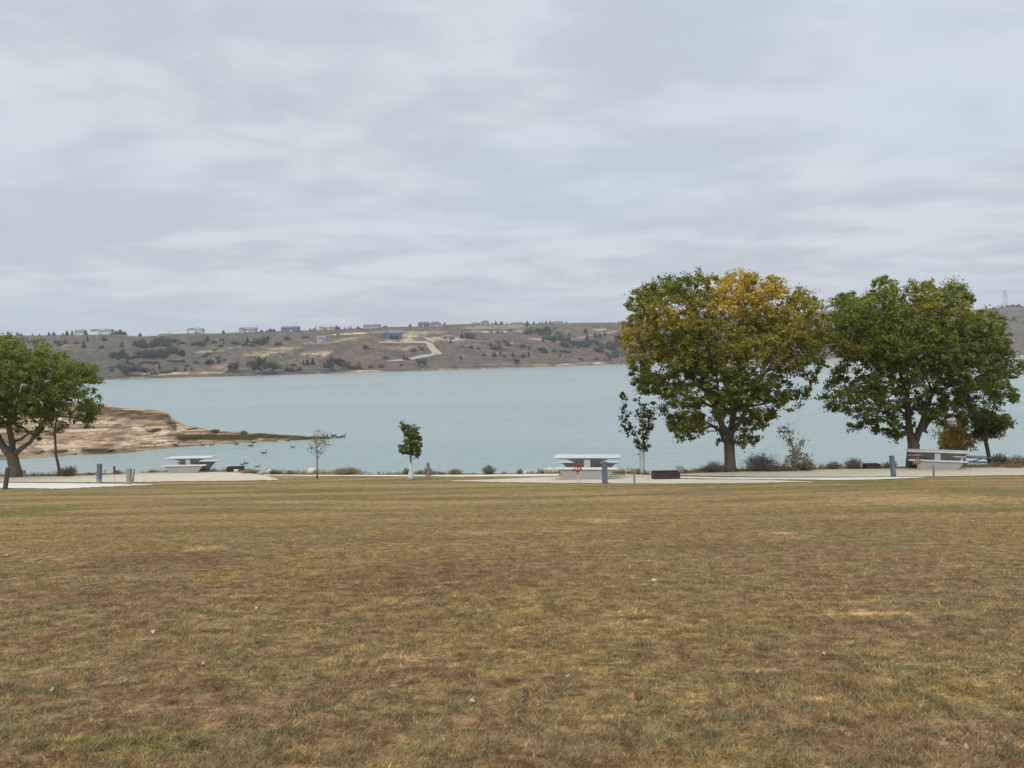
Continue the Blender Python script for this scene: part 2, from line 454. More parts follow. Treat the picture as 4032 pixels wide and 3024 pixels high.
# ------------------------------------------------------------------ lake
m = NT('lake_water'); P = m.pos()
b1 = m.noise(m.scalev(P, (.55, 1.0, 1)), .85, 5, .6, .4)
b2 = m.noise(m.scalev(P, (.6, 1.0, 1)), 3.2, 4, .6)
big = m.noise(m.scalev(P, (.25, 1.0, 1)), .035, 4, .55)
n = m.bump(b2, .6, .06, m.bump(b1, .8, .34))
body = m.mix(m.ramp(big, .38, .62), (.212, .282, .268), (.252, .304, .288))
m.principled(body, .22, n, IOR=1.33, **{'Specular IOR Level': .5})
M_WATER = m.m
tag(mesh_obj('lake_water', [(-2900, 32, ZW), (2900, 32, ZW), (2900, 3300, ZW), (-2900, 3300, ZW)], [(0, 1, 2, 3)], M_WATER), kind='structure')

# ------------------------------------------------------------------ far hills
SHORE = [(-1500, 1550), (-600, 1522), (0, 1504), (410, 1495), (900, 1482), (1350, 1469), (1800, 1456), (2080, 1447), (2450, 1434.5), (2800, 1425), (3250, 1416), (3700, 1405), (4032, 1398), (4600, 1386), (5500, 1368)]
SKYL = [(-1500, 1345), (-600, 1328), (0, 1321), (150, 1320.5), (260, 1319), (400, 1316), (480, 1314), (505, 1321), (560, 1325), (640, 1320), (740, 1313), (860, 1313.5), (945, 1308), (1100, 1303.5),
        (1230, 1300), (1300, 1297), (1430, 1292), (1500, 1287.5), (1640, 1286), (1740, 1279), (1850, 1275.5), (2000, 1276), (2200, 1272.5), (2300, 1270.5), (2460, 1270), (2800, 1250), (3262, 1222), (3700, 1219), (3850, 1219), (3900, 1214), (3960, 1207), (4032, 1206), (4600, 1190), (5500, 1175)]
def interp(T, x): return float(np.interp(x, [a for a, _ in T], [b for _, b in T]))
def vnoise(x, y, seed=0):
    """cheap smooth value noise"""
    xi = np.floor(x).astype(int); yi = np.floor(y).astype(int); fx = x - xi; fy = y - yi
    def h(a, b):
        q = np.sin(a * 127.1 + b * 311.7 + seed * 74.7) * 43758.5453
        return q - np.floor(q)
    fx = fx * fx * (3 - 2 * fx); fy = fy * fy * (3 - 2 * fy)
    return (h(xi, yi) * (1 - fx) + h(xi + 1, yi) * fx) * (1 - fy) + (h(xi, yi + 1) * (1 - fx) + h(xi + 1, yi + 1) * fx) * fy
def fbm(x, y, seed=0, o=4):
    s = 0; a = .5; t = 0
    for i in range(o):
        s = s + a * vnoise(x * 2 ** i, y * 2 ** i, seed + i); t += a; a *= .55
    return s / t

cols = np.arange(-1500, 5501, 8.0)
T = np.concatenate([[-.12, -.03], np.linspace(0, 1, 110), [1.03, 1.1, 1.3, 1.7, 2.3, 3.2]])
HV = np.zeros((len(T), len(cols), 3)); HPX = np.zeros((len(T), len(cols), 2))
UX = np.zeros(len(cols)); D0 = UX.copy(); DC = UX.copy(); ZK = UX.copy()
for j, px in enumerate(cols):
    ys = interp(SHORE, px); p0 = on_z(px, ys, ZW); u = ray(px, ys)
    UX[j] = u.x / u.y; D0[j] = min(p0.y, 1150.0); DC[j] = D0[j] * 1.02 + 330; ZK[j] = at(px, interp(SKYL, px), DC[j]).z
tcol = T[:, None]
YY = D0 + (DC - D0) * tcol; XX = UX * YY
tc_ = np.clip(tcol, 0, 1)
ff = .55 * tc_ + .45 * (tc_ * tc_ * (3 - 2 * tc_))
und = (fbm(XX * .012, YY * .02, 3) - .5) * 15 * np.sin(PI * tc_) ** .8 + (fbm(XX * .035, YY * .05, 4) - .5) * 5 * np.sin(PI * tc_)
be = 1.2 * np.clip(tc_ / .025, 0, 1)
ZZ = ZW + be + (ZK - ZW - be) * ff + und
ZZ = np.where(tcol <= 0, ZW + tcol * 22, np.where(tcol <= 1, ZZ, ZK - (tcol - 1) * 9))
HV = np.stack([XX, YY, ZZ], -1)
# hill colours: each patch is bare soil, mown grass or scrub lying on the slope
PATCH = [  # px, py, rx, ry, slope, colour, strength
    (1075, 1383, 120, 13, -.13, (.34, .27, .17), .9), (1010, 1412, 70, 6, -.3, (.36, .285, .18), .9), (1250, 1392, 80, 15, -.05, (.37, .27, .19), .9), (1180, 1420, 170, 10, -.1, (.22, .19, .11), .6),
    (1400, 1313, 130, 4, -.05, (.44, .37, .25), .95), (1600, 1322, 95, 22, .0, (.34, .29, .19), .95), (1590, 1345, 100, 8, .0, (.36, .31, .20), .95), (1590, 1371, 70, 12, 0, (.27, .23, .16), .7),
    (1700, 1307, 60, 6, 0, (.36, .31, .22), .8), (1760, 1334, 90, 9, .05, (.35, .33, .24), .85), (1860, 1340, 70, 4, .1, (.36, .33, .23), .8), (1980, 1305, 160, 5, .0, (.38, .35, .28), .85), (1960, 1288, 190, 9, -.02, (.26, .23, .17), .8),
    (1900, 1300, 170, 2.2, .02, (.08, .08, .07), .8), (2360, 1296, 30, 7, .0, (.45, .41, .32), .9), (2400, 1308, 60, 3, -.15, (.36, .32, .24), .8), (2280, 1330, 60, 4, -.2, (.34, .30, .22), .7), (2140, 1338, 80, 3.5, .1, (.36, .33, .23), .8),
    (2230, 1405, 240, 12, -.03, (.22, .14, .10), .6), (1330, 1385, 70, 16, -.6, (.10, .095, .095), .75), (1900, 1392, 160, 16, .0, (.20, .155, .12), .5),
    (880, 1445, 60, 13, .02, (.29, .18, .12), .8), (1950, 1395, 60, 2, .05, (.34, .29, .21), .7), (900, 1372, 90, 5, -.22, (.32, .28, .19), .7), (820, 1382, 60, 8, -.1, (.30, .27, .17), .7),
    (260, 1358, 45, 2.5, -.08, (.42, .37, .28), .9), (450, 1310, 60, 4, -.02, (.34, .29, .2), .7), (1340, 1340, 150, 8, -.1, (.30, .26, .16), .7), (2050, 1435, 200, 3, .0, (.30, .25, .17), .7),
    (2120, 1440, 150, 2.5, 0, (.27, .2, .13), .6), (1660, 1380, 60, 10, .2, (.12, .115, .10), .7), (1280, 1360, 80, 9, -.1, (.13, .13, .10), .6), (1540, 1408, 120, 9, 0, (.16, .15, .12), .6),
    (700, 1470, 200, 7, -.02, (.45, .35, .24), .8), (1420, 1461, 90, 4, -.02, (.42, .33, .2), .85), (1820, 1452, 140, 2.5, -.02, (.46, .39, .27), .9), (2290, 1431, 110, 4, -.03, (.46, .38, .24), .95), (3300, 1412, 120, 3, 0, (.5, .38, .22), .9)]
hx, hy, hzz = HV[..., 0], HV[..., 1], HV[..., 2]
flatp = HV.reshape(-1, 3) - np.array(CAM)
Rn = np.array(RINV)
cp = flatp @ Rn.T
PX = (CX + F * cp[:, 0] / -cp[:, 2]).reshape(hx.shape); PY = (CY - F * cp[:, 1] / -cp[:, 2]).reshape(hx.shape)
a = fbm(hx * .02, hy * .035, 11)[..., None]; b = fbm(hx * .07, hy * .10, 21)[..., None]; c3 = fbm(hx * .006, hy * .012, 31)[..., None]
def S(x, lo, hi): return np.clip((x - lo) / (hi - lo), 0, 1)
hc = np.array((.185, .138, .108)) * (1 - S(a, .4, .6)) + np.array((.150, .138, .110)) * S(a, .4, .6)
hc = hc * (1 - .6 * S(b, .55, .7)) + np.array((.235, .20, .135)) * .6 * S(b, .55, .7)
hc = hc * (1 - .6 * S(c3, .5, .62)) + np.array((.20, .128, .098)) * .6 * S(c3, .5, .62)
hc = hc * (.8 + .4 * fbm(hx * .25, hy * .3, 41)[..., None])
green = (np.exp(-((PX - 480) / 350) ** 2) * .65)[..., None] * S(b, .35, .6)
hc = hc * (1 - green) + np.array((.115, .13, .085)) * green
jx = (fbm(hx * .05, hy * .05, 51) - .5) * 26; jy = (fbm(hx * .06, hy * .06, 52) - .5) * 6
for (qx, qy, rx, ry, sl, pc, st) in PATCH:
    dx = PX + jx - qx; dy = PY + jy - qy - sl * dx
    pc = tuple(q * (1.5 if pc[0] > .24 else 1.05) for q in pc)
    k = (st * np.clip(1.6 - 1.6 * ((dx / rx) ** 2 + (dy / ry) ** 2), 0, 1))[..., None]
    hc = hc * (1 - k) + np.array(pc) * k
tt = T[:, None, None] + (fbm(hx * .02, hy * .0, 61)[..., None] - .5) * .03
beach = np.clip(1 - np.abs(tt - .002) / .016, 0, 1) * S(fbm(hx * .015, hy * 0, 62)[..., None], .28, .55)
hc = hc * (1 - beach) + np.array((.43, .34, .22)) * beach
m = NT('hillside_grass')
cc = m.attr('Col').outputs['Color']; P = m.pos()
fx = m.noise(m.scalev(P, (1, 1.4, 1)), .22, 6, .68); f2 = m.noise(m.scalev(P, (1, 1.2, 1)), .05, 5, .6)
cc = m.mix(m.ramp(fx, .41, .61), m.mix(1.0, cc, (.36, .37, .35), 'MULTIPLY'), m.mix(1.0, cc, (1.20, 1.10, 1.0), 'MULTIPLY'))
cc = m.mix(m.math('MULTIPLY', m.ramp(f2, .49, .57), .65), cc, (.062, .066, .042))
m.principled(cc, .95, m.bump(fx, 1.0, 2.5), **{'Specular IOR Level': .1})
HF = grid_faces(len(T), len(cols))
hills = tag(mesh_obj('hills', HV.reshape(-1, 3), HF, m.m, smooth=True, col=hc.reshape(-1, 3)), kind='structure')
HBVH = BVHTree.FromPolygons([tuple(v) for v in HV.reshape(-1, 3)], [tuple(int(q) for q in f) for f in HF])
i1 = int(np.argmin(np.abs(T - 1.0)))
def on_hill(px, py):
    d = ray(px, py).normalized()
    loc, nn, i, dist = HBVH.ray_cast(CAM, d)
    j = (px - cols[0]) / 8; j0 = int(j); crest = Vector(HV[i1, j0]).lerp(Vector(HV[i1, j0 + 1]), j - j0)
    if loc is None or loc.y > crest.y + 20: return crest
    return loc
def hill_z(x, y):
    loc, nn, i, d = HBVH.ray_cast(Vector((x, y, 400)), Vector((0, 0, -1)))
    return loc.z if loc else ZW

def ribbon(name, pts, widths, mat, lift=.25):
    P = []
    for (a, b), (c_, d_) in zip(pts, pts[1:]):
        n = 8
        for k in range(n): P.append(on_hill(a + (c_ - a) * k / n, b + (d_ - b) * k / n))
    P.append(on_hill(*pts[-1]))
    V = []
    for i, p in enumerate(P):
        t = P[min(i + 1, len(P) - 1)] - P[max(0, i - 1)]; t.z = 0; t.normalize(); s = Vector((t.y, -t.x, 0))
        wd = np.interp(i / (len(P) - 1), np.linspace(0, 1, len(widths)), widths)
        for k in (-1, -.5, 0, .5, 1):
            q = p + s * wd * .5 * k; V.append((q.x, q.y, hill_z(q.x, q.y) + lift))
    return tag(mesh_obj(name, V, grid_faces(len(P), 5), mat, smooth=True), kind='structure')
M_TRACK = gravel_mat('pale_track', (.36, .31, .225), (.31, .265, .19), (.24, .20, .145))
ribbon('dirt_road', [(1668, 1345), (1690, 1352), (1700, 1368), (1715, 1386), (1726, 1393), (1700, 1397), (1660, 1404), (1625, 1413), (1575, 1419), (1525, 1423)], [8, 8, 9, 9, 9, 8, 7, 6, 5, 3], M_TRACK)
ribbon('dirt_road', [(1672, 1329), (1690, 1336), (1712, 1347)], [5, 6, 3], M_TRACK)
ribbon('dirt_road', [(1490, 1349), (1560, 1350), (1620, 1349), (1668, 1347)], [4, 5, 6, 7], M_TRACK)

# ------------------------------------------------------------------ sandstone spit
SP_B = [(-900, 1850), (-300, 1828), (0, 1813), (180, 1802), (330, 1792), (470, 1788), (560, 1776), (700, 1762), (800, 1753), (1000, 1743), (1100, 1737), (1200, 1731), (1310, 1726), (1345, 1722)]
SP_T = [(-900, 1600), (-300, 1588), (0, 1590), (250, 1592), (400, 1593), (425, 1595), (460, 1603), (520, 1609), (640, 1616), (662, 1624), (690, 1655), (735, 1680), (790, 1688), (850, 1698), (930, 1702), (1000, 1708), (1100, 1716), (1180, 1720), (1210, 1725), (1250, 1722), (1310, 1722), (1345, 1721)]
SP_W = [(-900, 40), (0, 28), (400, 22), (640, 17), (700, 13), (800, 8), (1000, 4.5), (1200, 2.4), (1300, 1.2), (1345, .5)]
scol = np.arange(-900, 1346, 4.0)
ST = np.concatenate([[-.10, -.03], np.linspace(0, 1, 130), [1.06, 1.2, 1.45, 1.8, 2.2]])
SY = np.zeros(len(scol)); SU = SY.copy(); SW = SY.copy(); SH = SY.copy()
for j, px in enumerate(scol):
    p0 = on_z(px, interp(SP_B, px), ZW); SY[j] = p0.y; SU[j] = p0.x / p0.y; SW[j] = interp(SP_W, px)
    SH[j] = max(at(px, interp(SP_T, px), p0.y + SW[j]).z - ZW, .12)
t_ = ST[:, None]; px_ = np.broadcast_to(scol[None, :], (len(ST), len(scol)))
Y_ = SY + SW * t_; X_ = SU * Y_; tc_ = np.clip(t_, 0, 1)
base = .30 * tc_ + .70 * tc_ ** 1.35
k_ = np.minimum(1, SH / 2.5)
z_ = SH * base
lz = z_ + .9 * (fbm(X_ * .13, Y_ * .12, 5) - .5) + .35 * (fbm(X_ * .6, Y_ * .5, 6) - .5)
q_ = lz / .62; fr = q_ - np.floor(q_); st_ = (np.floor(q_) + S(fr, .68, .92)) * .62
zin = z_ * (1 - .9 * k_) + (st_ - .1) * .9 * k_
zin = np.where(t_ < .97, zin, z_) + .55 * k_ * (fbm(X_ * .45, Y_ * .7, 9) - .5) + .25 * k_ * (fbm(X_ * 1.6, Y_ * 2.0, 10) - .5)
zin = np.maximum(zin, .02 + .1 * tc_)
zout = SH * (1 - (t_ - 1) * .2) - np.maximum(0, t_ - 1.3) ** 1.5 * SH * 2.6
hgt = np.where(t_ <= 0, t_ * 6, np.where(t_ <= 1, zin, zout))
SV = np.stack([X_, Y_, hgt + ZW], -1)
rel = (hgt / np.maximum(SH, .3))[..., None]; hg = hgt[..., None]; pxx = px_[..., None]; tt3 = np.broadcast_to(t_, px_.shape)[..., None]
band = fbm(X_ * .05, hgt * 3.0, 17)[..., None]; bl = fbm(X_ * .35, Y_ * .5, 23)[..., None]
def lay(c, s_, d): return c * (1 - s_) + np.array(d) * s_
SC = np.zeros(SV.shape) + np.array((.62, .50, .355))
SC = lay(SC, S(band, .44, .54), (.38, .29, .205))
SC = lay(SC, .75 * S(bl, .50, .64), (.25, .18, .13))
lft = (pxx < 700)
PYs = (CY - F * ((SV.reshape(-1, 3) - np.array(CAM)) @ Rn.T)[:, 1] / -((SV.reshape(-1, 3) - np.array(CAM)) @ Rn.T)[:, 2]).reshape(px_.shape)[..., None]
SC = lay(SC, .85 * S(pxx, 690, 760) * np.exp(-((PYs - (1724 - (pxx - 700) * .004)) / 7) ** 2) * S(bl, .25, .5), (.19, .175, .075))
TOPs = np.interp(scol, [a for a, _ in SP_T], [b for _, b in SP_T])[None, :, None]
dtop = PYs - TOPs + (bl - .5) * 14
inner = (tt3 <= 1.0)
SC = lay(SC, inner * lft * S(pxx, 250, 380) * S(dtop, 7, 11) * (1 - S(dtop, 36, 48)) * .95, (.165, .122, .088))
SC = lay(SC, inner * lft * S(pxx, 430, 560) * S(dtop, 44, 50) * (1 - S(dtop, 60, 75)) * .5, (.30, .24, .14))
SC = lay(SC, lft * (1 - S(dtop, 3, 9)) * .8, (.40, .32, .19))
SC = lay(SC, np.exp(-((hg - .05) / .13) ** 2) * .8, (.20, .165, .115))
undercut_shade = (S(pxx, 180, 215) * (1 - S(pxx, 262, 272)) + S(pxx, 312, 330) * (1 - S(pxx, 440, 475)))
SC = lay(SC, undercut_shade * np.exp(-((hg - .2) / .2) ** 2) * inner, (.035, .022, .016))  # shade of an undercut ledge, painted into the rock colour as a dark band
m = NT('sandstone')
cc = m.attr('Col').outputs['Color']; P = m.pos()
fa = m.noise(m.scalev(P, (.20, .26, 2.6)), 1.1, 6, .64, 1.1); fb = m.noise(P, 4, 5, .65)
cc = m.mix(m.ramp(fa, .42, .60), m.mix(1.0, cc, (.46, .40, .34), 'MULTIPLY'), m.mix(1.0, cc, (1.12, 1.10, 1.06), 'MULTIPLY'))
m.principled(cc, .95, m.bump(fb, .5, .15, m.bump(fa, .8, .4)), **{'Specular IOR Level': .1})
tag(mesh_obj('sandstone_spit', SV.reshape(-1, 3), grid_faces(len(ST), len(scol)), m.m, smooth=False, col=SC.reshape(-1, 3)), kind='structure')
SBVH = BVHTree.FromPolygons([tuple(v) for v in SV.reshape(-1, 3)], [tuple(int(q) for q in f) for f in grid_faces(len(ST), len(scol))])
def on_spit(px, py):
    loc, *_ = SBVH.ray_cast(CAM, ray(px, py).normalized())
    return loc

# ------------------------------------------------------------------ air
m = NT('air')
pv = m.n('ShaderNodeVolumePrincipled'); pv.inputs['Color'].default_value = (.86, .88, .94, 1); pv.inputs['Density'].default_value = .00019; pv.inputs['Anisotropy'].default_value = .2
m.t.links.new(pv.outputs[0], m.out.inputs['Volume'])
hb = MB(); hb.box(-3050, 3050, -110, 4200, -13, 190)
hzo = tag(hb.build('haze', m.m), 'thin pale air over the lake and hills', 'haze', kind='stuff')
# ------------------------------------------------------------------ trees and bushes
def bark_mat(name, a, b):
    m = NT(name); P = m.objc()
    f = m.noise(m.scalev(P, (1, 1, .22)), 14, 5, .65); g = m.noise(P, 2.5, 4)
    col = m.mix(m.ramp(f, .36, .64), a, b); col = m.mix(m.math('MULTIPLY', g, .4), col, tuple(.6 * q for q in a))
    m.principled(col, .95, m.bump(f, .9, .04), **{'Specular IOR Level': .15})
    return m.m
M_BARK = bark_mat('cottonwood_bark', (.17, .145, .115), (.10, .083, .066))
M_BARK2 = bark_mat('young_bark', (.21, .18, .145), (.13, .11, .09))
M_BARKR = bark_mat('reddish_bark', (.19, .115, .08), (.11, .07, .055))
M_TWIG = bark_mat('grey_twigs', (.27, .235, .20), (.19, .155, .13))
M_LEAF = leaf_mat('leaves')
M_DRY = leaf_mat('dry_leaves', .25)

def inpoly(x, y, P):
    c = np.zeros(x.shape, bool)
    for (x1, y1), (x2, y2) in zip(P, P[1:] + P[:1]):
        if y1 == y2: continue
        k = ((y1 > y) != (y2 > y)) & (x < (x2 - x1) * (y - y1) / (y2 - y1) + x1)
        c ^= k
    return c
def edgedist(x, y, P):
    d = np.full(x.shape, 1e9)
    for (x1, y1), (x2, y2) in zip(P, P[1:] + P[:1]):
        vx, vy = x2 - x1, y2 - y1; L = vx * vx + vy * vy + 1e-9
        t = np.clip(((x - x1) * vx + (y - y1) * vy) / L, 0, 1)
        d = np.minimum(d, np.hypot(x - x1 - t * vx, y - y1 - t * vy))
    return d

def leaf_cloud(centres, normals, size, rng, aspect=.85):
    """one small kite-shaped blade per centre; returns verts, faces"""
    n = len(centres)
    a = rng.normal(size=(n, 3)); a -= normals * (a * normals).sum(1, keepdims=True); a /= np.linalg.norm(a, axis=1, keepdims=True) + 1e-9
    b = np.cross(normals, a)
    L = size * rng.uniform(.7, 1.35, (n, 1)) * .5; W = L * aspect
    v = np.stack([centres - a * L, centres + b * W - a * L * .1 + normals * L * .18, centres + a * L * 1.1, centres - b * W - a * L * .1 + normals * L * .18], 1)
    f = np.arange(n * 4, dtype=np.int32).reshape(n, 4)
    return v.reshape(-1, 3), f

def skeleton(root_pts, root_r, clumps, tip_r=.012, reach=.35, power=.47, jitter=.06, rng=None, weight=None):
    """limbs are polylines (lists of points); every clump is joined to the nearest branch"""
    nodes = []; par = []; fixed = []; plen = []
    for pts, rad, attach in zip(root_pts, root_r, [None] * len(root_pts)):
        prev = -1
        if nodes:
            d = [(n_ - pts[0]).length for n_ in nodes]; prev = int(np.argmin(d))
            if d[prev] < .02: start = 1
            else: start = 0
        else: start = 0
        for i in range(start, len(pts)):
            if i > 0:
                a = pts[i - 1] if (i > start or start == 1) else pts[i - 1]
                seg = (pts[i] - pts[i - 1]).length; k = max(1, int(seg / .35))
                for q in range(1, k + 1):
                    nodes.append(pts[i - 1].lerp(pts[i], q / k)); par.append(prev); fixed.append(rad[i - 1] + (rad[i] - rad[i - 1]) * q / k)
                    plen.append((plen[prev] if prev >= 0 else 0) + seg / k); prev = len(nodes) - 1
            else:
                nodes.append(pts[0].copy()); par.append(prev); fixed.append(rad[0]); plen.append(plen[prev] if prev >= 0 else 0); prev = len(nodes) - 1
    nfix = len(nodes)
    base = nodes[0]
    A = np.zeros((nfix + len(clumps) * 4, 3)); PL = np.zeros(len(A)); A[:nfix] = [tuple(n_) for n_ in nodes]; PL[:nfix] = plen
    cnt = nfix; par = list(par) + [0] * (len(clumps) * 4)
    low = nodes[0].z + (max(n_.z for n_ in nodes) - nodes[0].z) * .18
    ok_from = np.ones(len(A), bool)
    for i in range(nfix):
        if nodes[i].z < low + (0 if len(root_pts) > 1 else 0): ok_from[i] = False
    cen = np.array([tuple(c) for c in clumps])
    starts = A[:nfix][ok_from[:nfix]]
    order = np.argsort([np.min(np.linalg.norm(starts - c, axis=1)) for c in cen])
    isc = {}
    for ci in order:
        c = cen[ci]
        d = np.linalg.norm(A[:cnt] - c, axis=1)
        cost = d + .25 * PL[:cnt] + np.where(ok_from[:cnt], 0, 50) + np.where(A[:cnt, 2] > c[2] + .3, .5, 0)
        j = int(np.argmin(cost)); L = d[j]
        prev = j; k = 3 if L > .5 else 2
        for q in range(1, k + 1):
            p = A[j] + (c - A[j]) * (q / k)
            if q < k: p = p + rng.normal(size=3) * jitter * L + np.array((0, 0, .10 * L * math.sin(PI * q / k)))
            A[cnt] = p; par[cnt] = prev; PL[cnt] = PL[prev] + L / k; prev = cnt; cnt += 1
        isc[cnt - 1] = ci
    load = np.zeros(cnt)
    for i in range(cnt - 1, -1, -1):
        if i in isc: load[i] += 1
        if par[i] >= 0 and i > 0: load[par[i]] += load[i]
    tot = max(1, load[:nfix].max())
    R = tip_r * np.maximum(load, 1) ** power
    R[:nfix] = fixed
    par = np.array(par[:cnt]); 
    for i in range(nfix, cnt):
        R[i] = min(R[i], R[par[i]] * .85)
    return A[:cnt], par, R, nfix

def branches_mesh(A, par, R, n=6, nfix=0):
    mb = MB()
    children = {}
    for i, p in enumerate(par):
        if p >= 0: children.setdefault(int(p), []).append(i)
    done = set()
    # chains: follow the thickest child
    starts = [i for i, p in enumerate(par) if p < 0]
    stack = [(s, None) for s in starts]
    while stack:
        s, pre = stack.pop()
        ch = [] if pre is None else [pre]
        cur = s
        while True:
            ch.append(cur); kids = sorted(children.get(cur, []), key=lambda k: -R[k])
            if not kids: break
            for k in kids[1:]: stack.append((k, cur))
            cur = kids[0]
        rr = [R[k] for k in ch]
        if pre is not None and len(rr) > 1: rr[0] = min(rr[0], rr[1] * 1.15)
        if len(ch) > 1:
            big = max(rr)
            mb.tube([A[k] for k in ch], rr, 9 if big > .1 else (5 if big > .03 else 3), cap=True)
    return mb

def tree(name, label, cat, base, Y=None, outline=None, limbs=(), depth=2.5, nclump=300, leaves=150, crad=.38, lsize=.10, colf=None, holes=(), group=None,
         bark=None, tip=.012, leafmat=None, seed=1, extra_depth=0, shell=.35, flat=1.0):
    rng = np.random.default_rng(seed)
    B = on_ground(*base) if Y is None else at(base[0], base[1], Y)
    if Y is None: B.y = min(B.y, float(edge_y(B.x)) + .6)
    if Y is None: B.z = float(gh(B.x, B.y))
    Y0 = B.y
    # sample clump centres in the picture plane of the tree, then give them depth
    xs = [p[0] for p in outline]; ys = [p[1] for p in outline]
    pts = []
    dm = None
    tries = 0
    NS = max(9000, nclump * 22); gx_ = rng.uniform(min(xs), max(xs), NS); gy_ = rng.uniform(min(ys), max(ys), NS)
    ins = inpoly(gx_, gy_, outline); gx_, gy_ = gx_[ins], gy_[ins]
    ed = edgedist(gx_, gy_, outline); dm = ed.max()
    inset = crad * F / Y0 * .55
    q = np.clip((ed) / dm, 0, 1)
    w_ = np.sqrt(np.maximum(1 - (1 - q) ** 2, .02))
    keep = (ed > inset * np.where(rng.uniform(0, 1, len(gx_)) < .25, .05, .8)) & (rng.uniform(0, 1, len(gx_)) < .25 + .75 * w_)
    for (hx_, hy_, hrx, hry, hs) in holes:
        inside = ((gx_ - hx_) / hrx) ** 2 + ((gy_ - hy_) / hry) ** 2 < 1
        keep &= ~(inside & (rng.uniform(0, 1, len(gx_)) < hs))
    gx_, gy_, w_ = gx_[keep], gy_[keep], w_[keep]
    # best-candidate spacing so clumps neither pile up nor leave a regular grid
    dz = rng.uniform(-1, 1, len(gx_)); dz = np.sign(dz) * np.abs(dz) ** (1 - shell) * w_ * depth
    cand = np.array([tuple(at(a, b, Y0 + c)) for a, b, c in zip(gx_[:nclump * 8], gy_[:nclump * 8], dz[:nclump * 8])])
    px2 = np.stack([gx_[:len(cand)], gy_[:len(cand)]], 1)
    if nclump > 1000:      # foliage hangs in masses with open air between them, more open low in the crown
        nz = .6 * fbm(cand[:, 0] * 1.0 + cand[:, 1] * .5, cand[:, 2] * 1.25 - cand[:, 1] * .3, seed) + .4 * fbm(cand[:, 0] * 2.2, cand[:, 2] * 2.4 + cand[:, 1] * .8, seed + 9)
        lowk = np.clip((px2[:, 1] - min(ys)) / (max(ys) - min(ys)), 0, 1)
        ok = nz > .405 + .095 * lowk
        cand = cand[ok]; px2 = px2[ok]
    used = [0]; mind = np.linalg.norm(cand - cand[0], axis=1)
    while len(used) < min(nclump, len(cand)):
        pool = rng.integers(0, len(cand), 3); k = int(pool[np.argmax(mind[pool])])
        used.append(k); mind = np.minimum(mind, np.linalg.norm(cand - cand[k], axis=1))
    cand = cand[used]; px2 = px2[used]
    root_pts = []; root_r = []
    for L in limbs:
        root_pts.append([at(a, b, Y0 + (d if len(t) > 1 or True else 0)) for (a, b, d, *t) in [(q_ + (0,))[:4] for q_ in L]])
        root_r.append([q_[3] for q_ in L])
    root_pts[0][0] = Vector((root_pts[0][0].x, root_pts[0][0].y, B.z - .15))
    A, par, R, nfix = skeleton(root_pts, root_r, cand, tip_r=tip, rng=rng)
    mb = branches_mesh(A, par, R, nfix=nfix)
    root = empty(name, B, 0, label, cat, group)
    inv = -B
    tr = mesh_obj('trunk', np.array([tuple(v) for v in mb.v]) - np.array(B), mb.f, bark or M_BARK, root, smooth=True)
    # leaves
    n = len(cand)
    cnt = rng.integers(int(leaves * .55), int(leaves * 1.45), n)
    cr = crad * rng.uniform(.5, 1.45, n) * (1 - .22 * np.clip((px2[:, 1] - np.median(px2[:, 1])) / (max(ys) - np.median(px2[:, 1])), 0, 1))
    idx = np.repeat(np.arange(n), cnt); N = len(idx)
    d = rng.normal(size=(N, 3)); d /= np.linalg.norm(d, axis=1, keepdims=True)
    rad = rng.uniform(0, 1, (N, 1)) ** .45
    # lumpy clump: pull leaves towards two or three little sprays
    spray = rng.normal(size=(n, 4, 3)); spray /= np.linalg.norm(spray, axis=2, keepdims=True)
    pick = rng.integers(0, 4, N)
    off = d * rad * .62 + spray[idx, pick] * .55
    stretch = rng.uniform(.6, 1.6, (n, 3)); off = off * stretch[idx]
    off[:, 2] *= .8 * flat
    loose = rng.uniform(0, 1, N) < .07; off[loose] *= rng.uniform(1.1, 1.6, (loose.sum(), 1))
    P = cand[idx] + off * cr[idx, None]
    nrm = d * .7 + rng.normal(size=(N, 3)) * .6 + np.array((0, -.15, .45)); nrm /= np.linalg.norm(nrm, axis=1, keepdims=True)
    v, f = leaf_cloud(P, nrm, lsize, rng)
    cc = colf(px2, cand, rng)[idx]
    cc = cc * rng.uniform(.62, 1.38, (N, 1)) * (1 + rng.normal(size=(N, 3)) * .05)
    cc = np.repeat(np.clip(cc, .005, .9), 4, axis=0)
    mesh_obj('crown', v - np.array(B), f, leafmat or M_LEAF, root, col=cc)
    return root

G_DK = np.array((.092, .112, .022)); G_MD = np.array((.168, .196, .032)); G_LT = np.array((.29, .31, .06)); YEL = np.array((.58, .39, .06)); OLV = np.array((.205, .225, .036)); BRN = np.array((.20, .135, .05))

def mixc(ws, cs):
    ws = np.array(ws).T; ws = ws / ws.sum(1, keepdims=True)
    return ws @ np.array(cs)

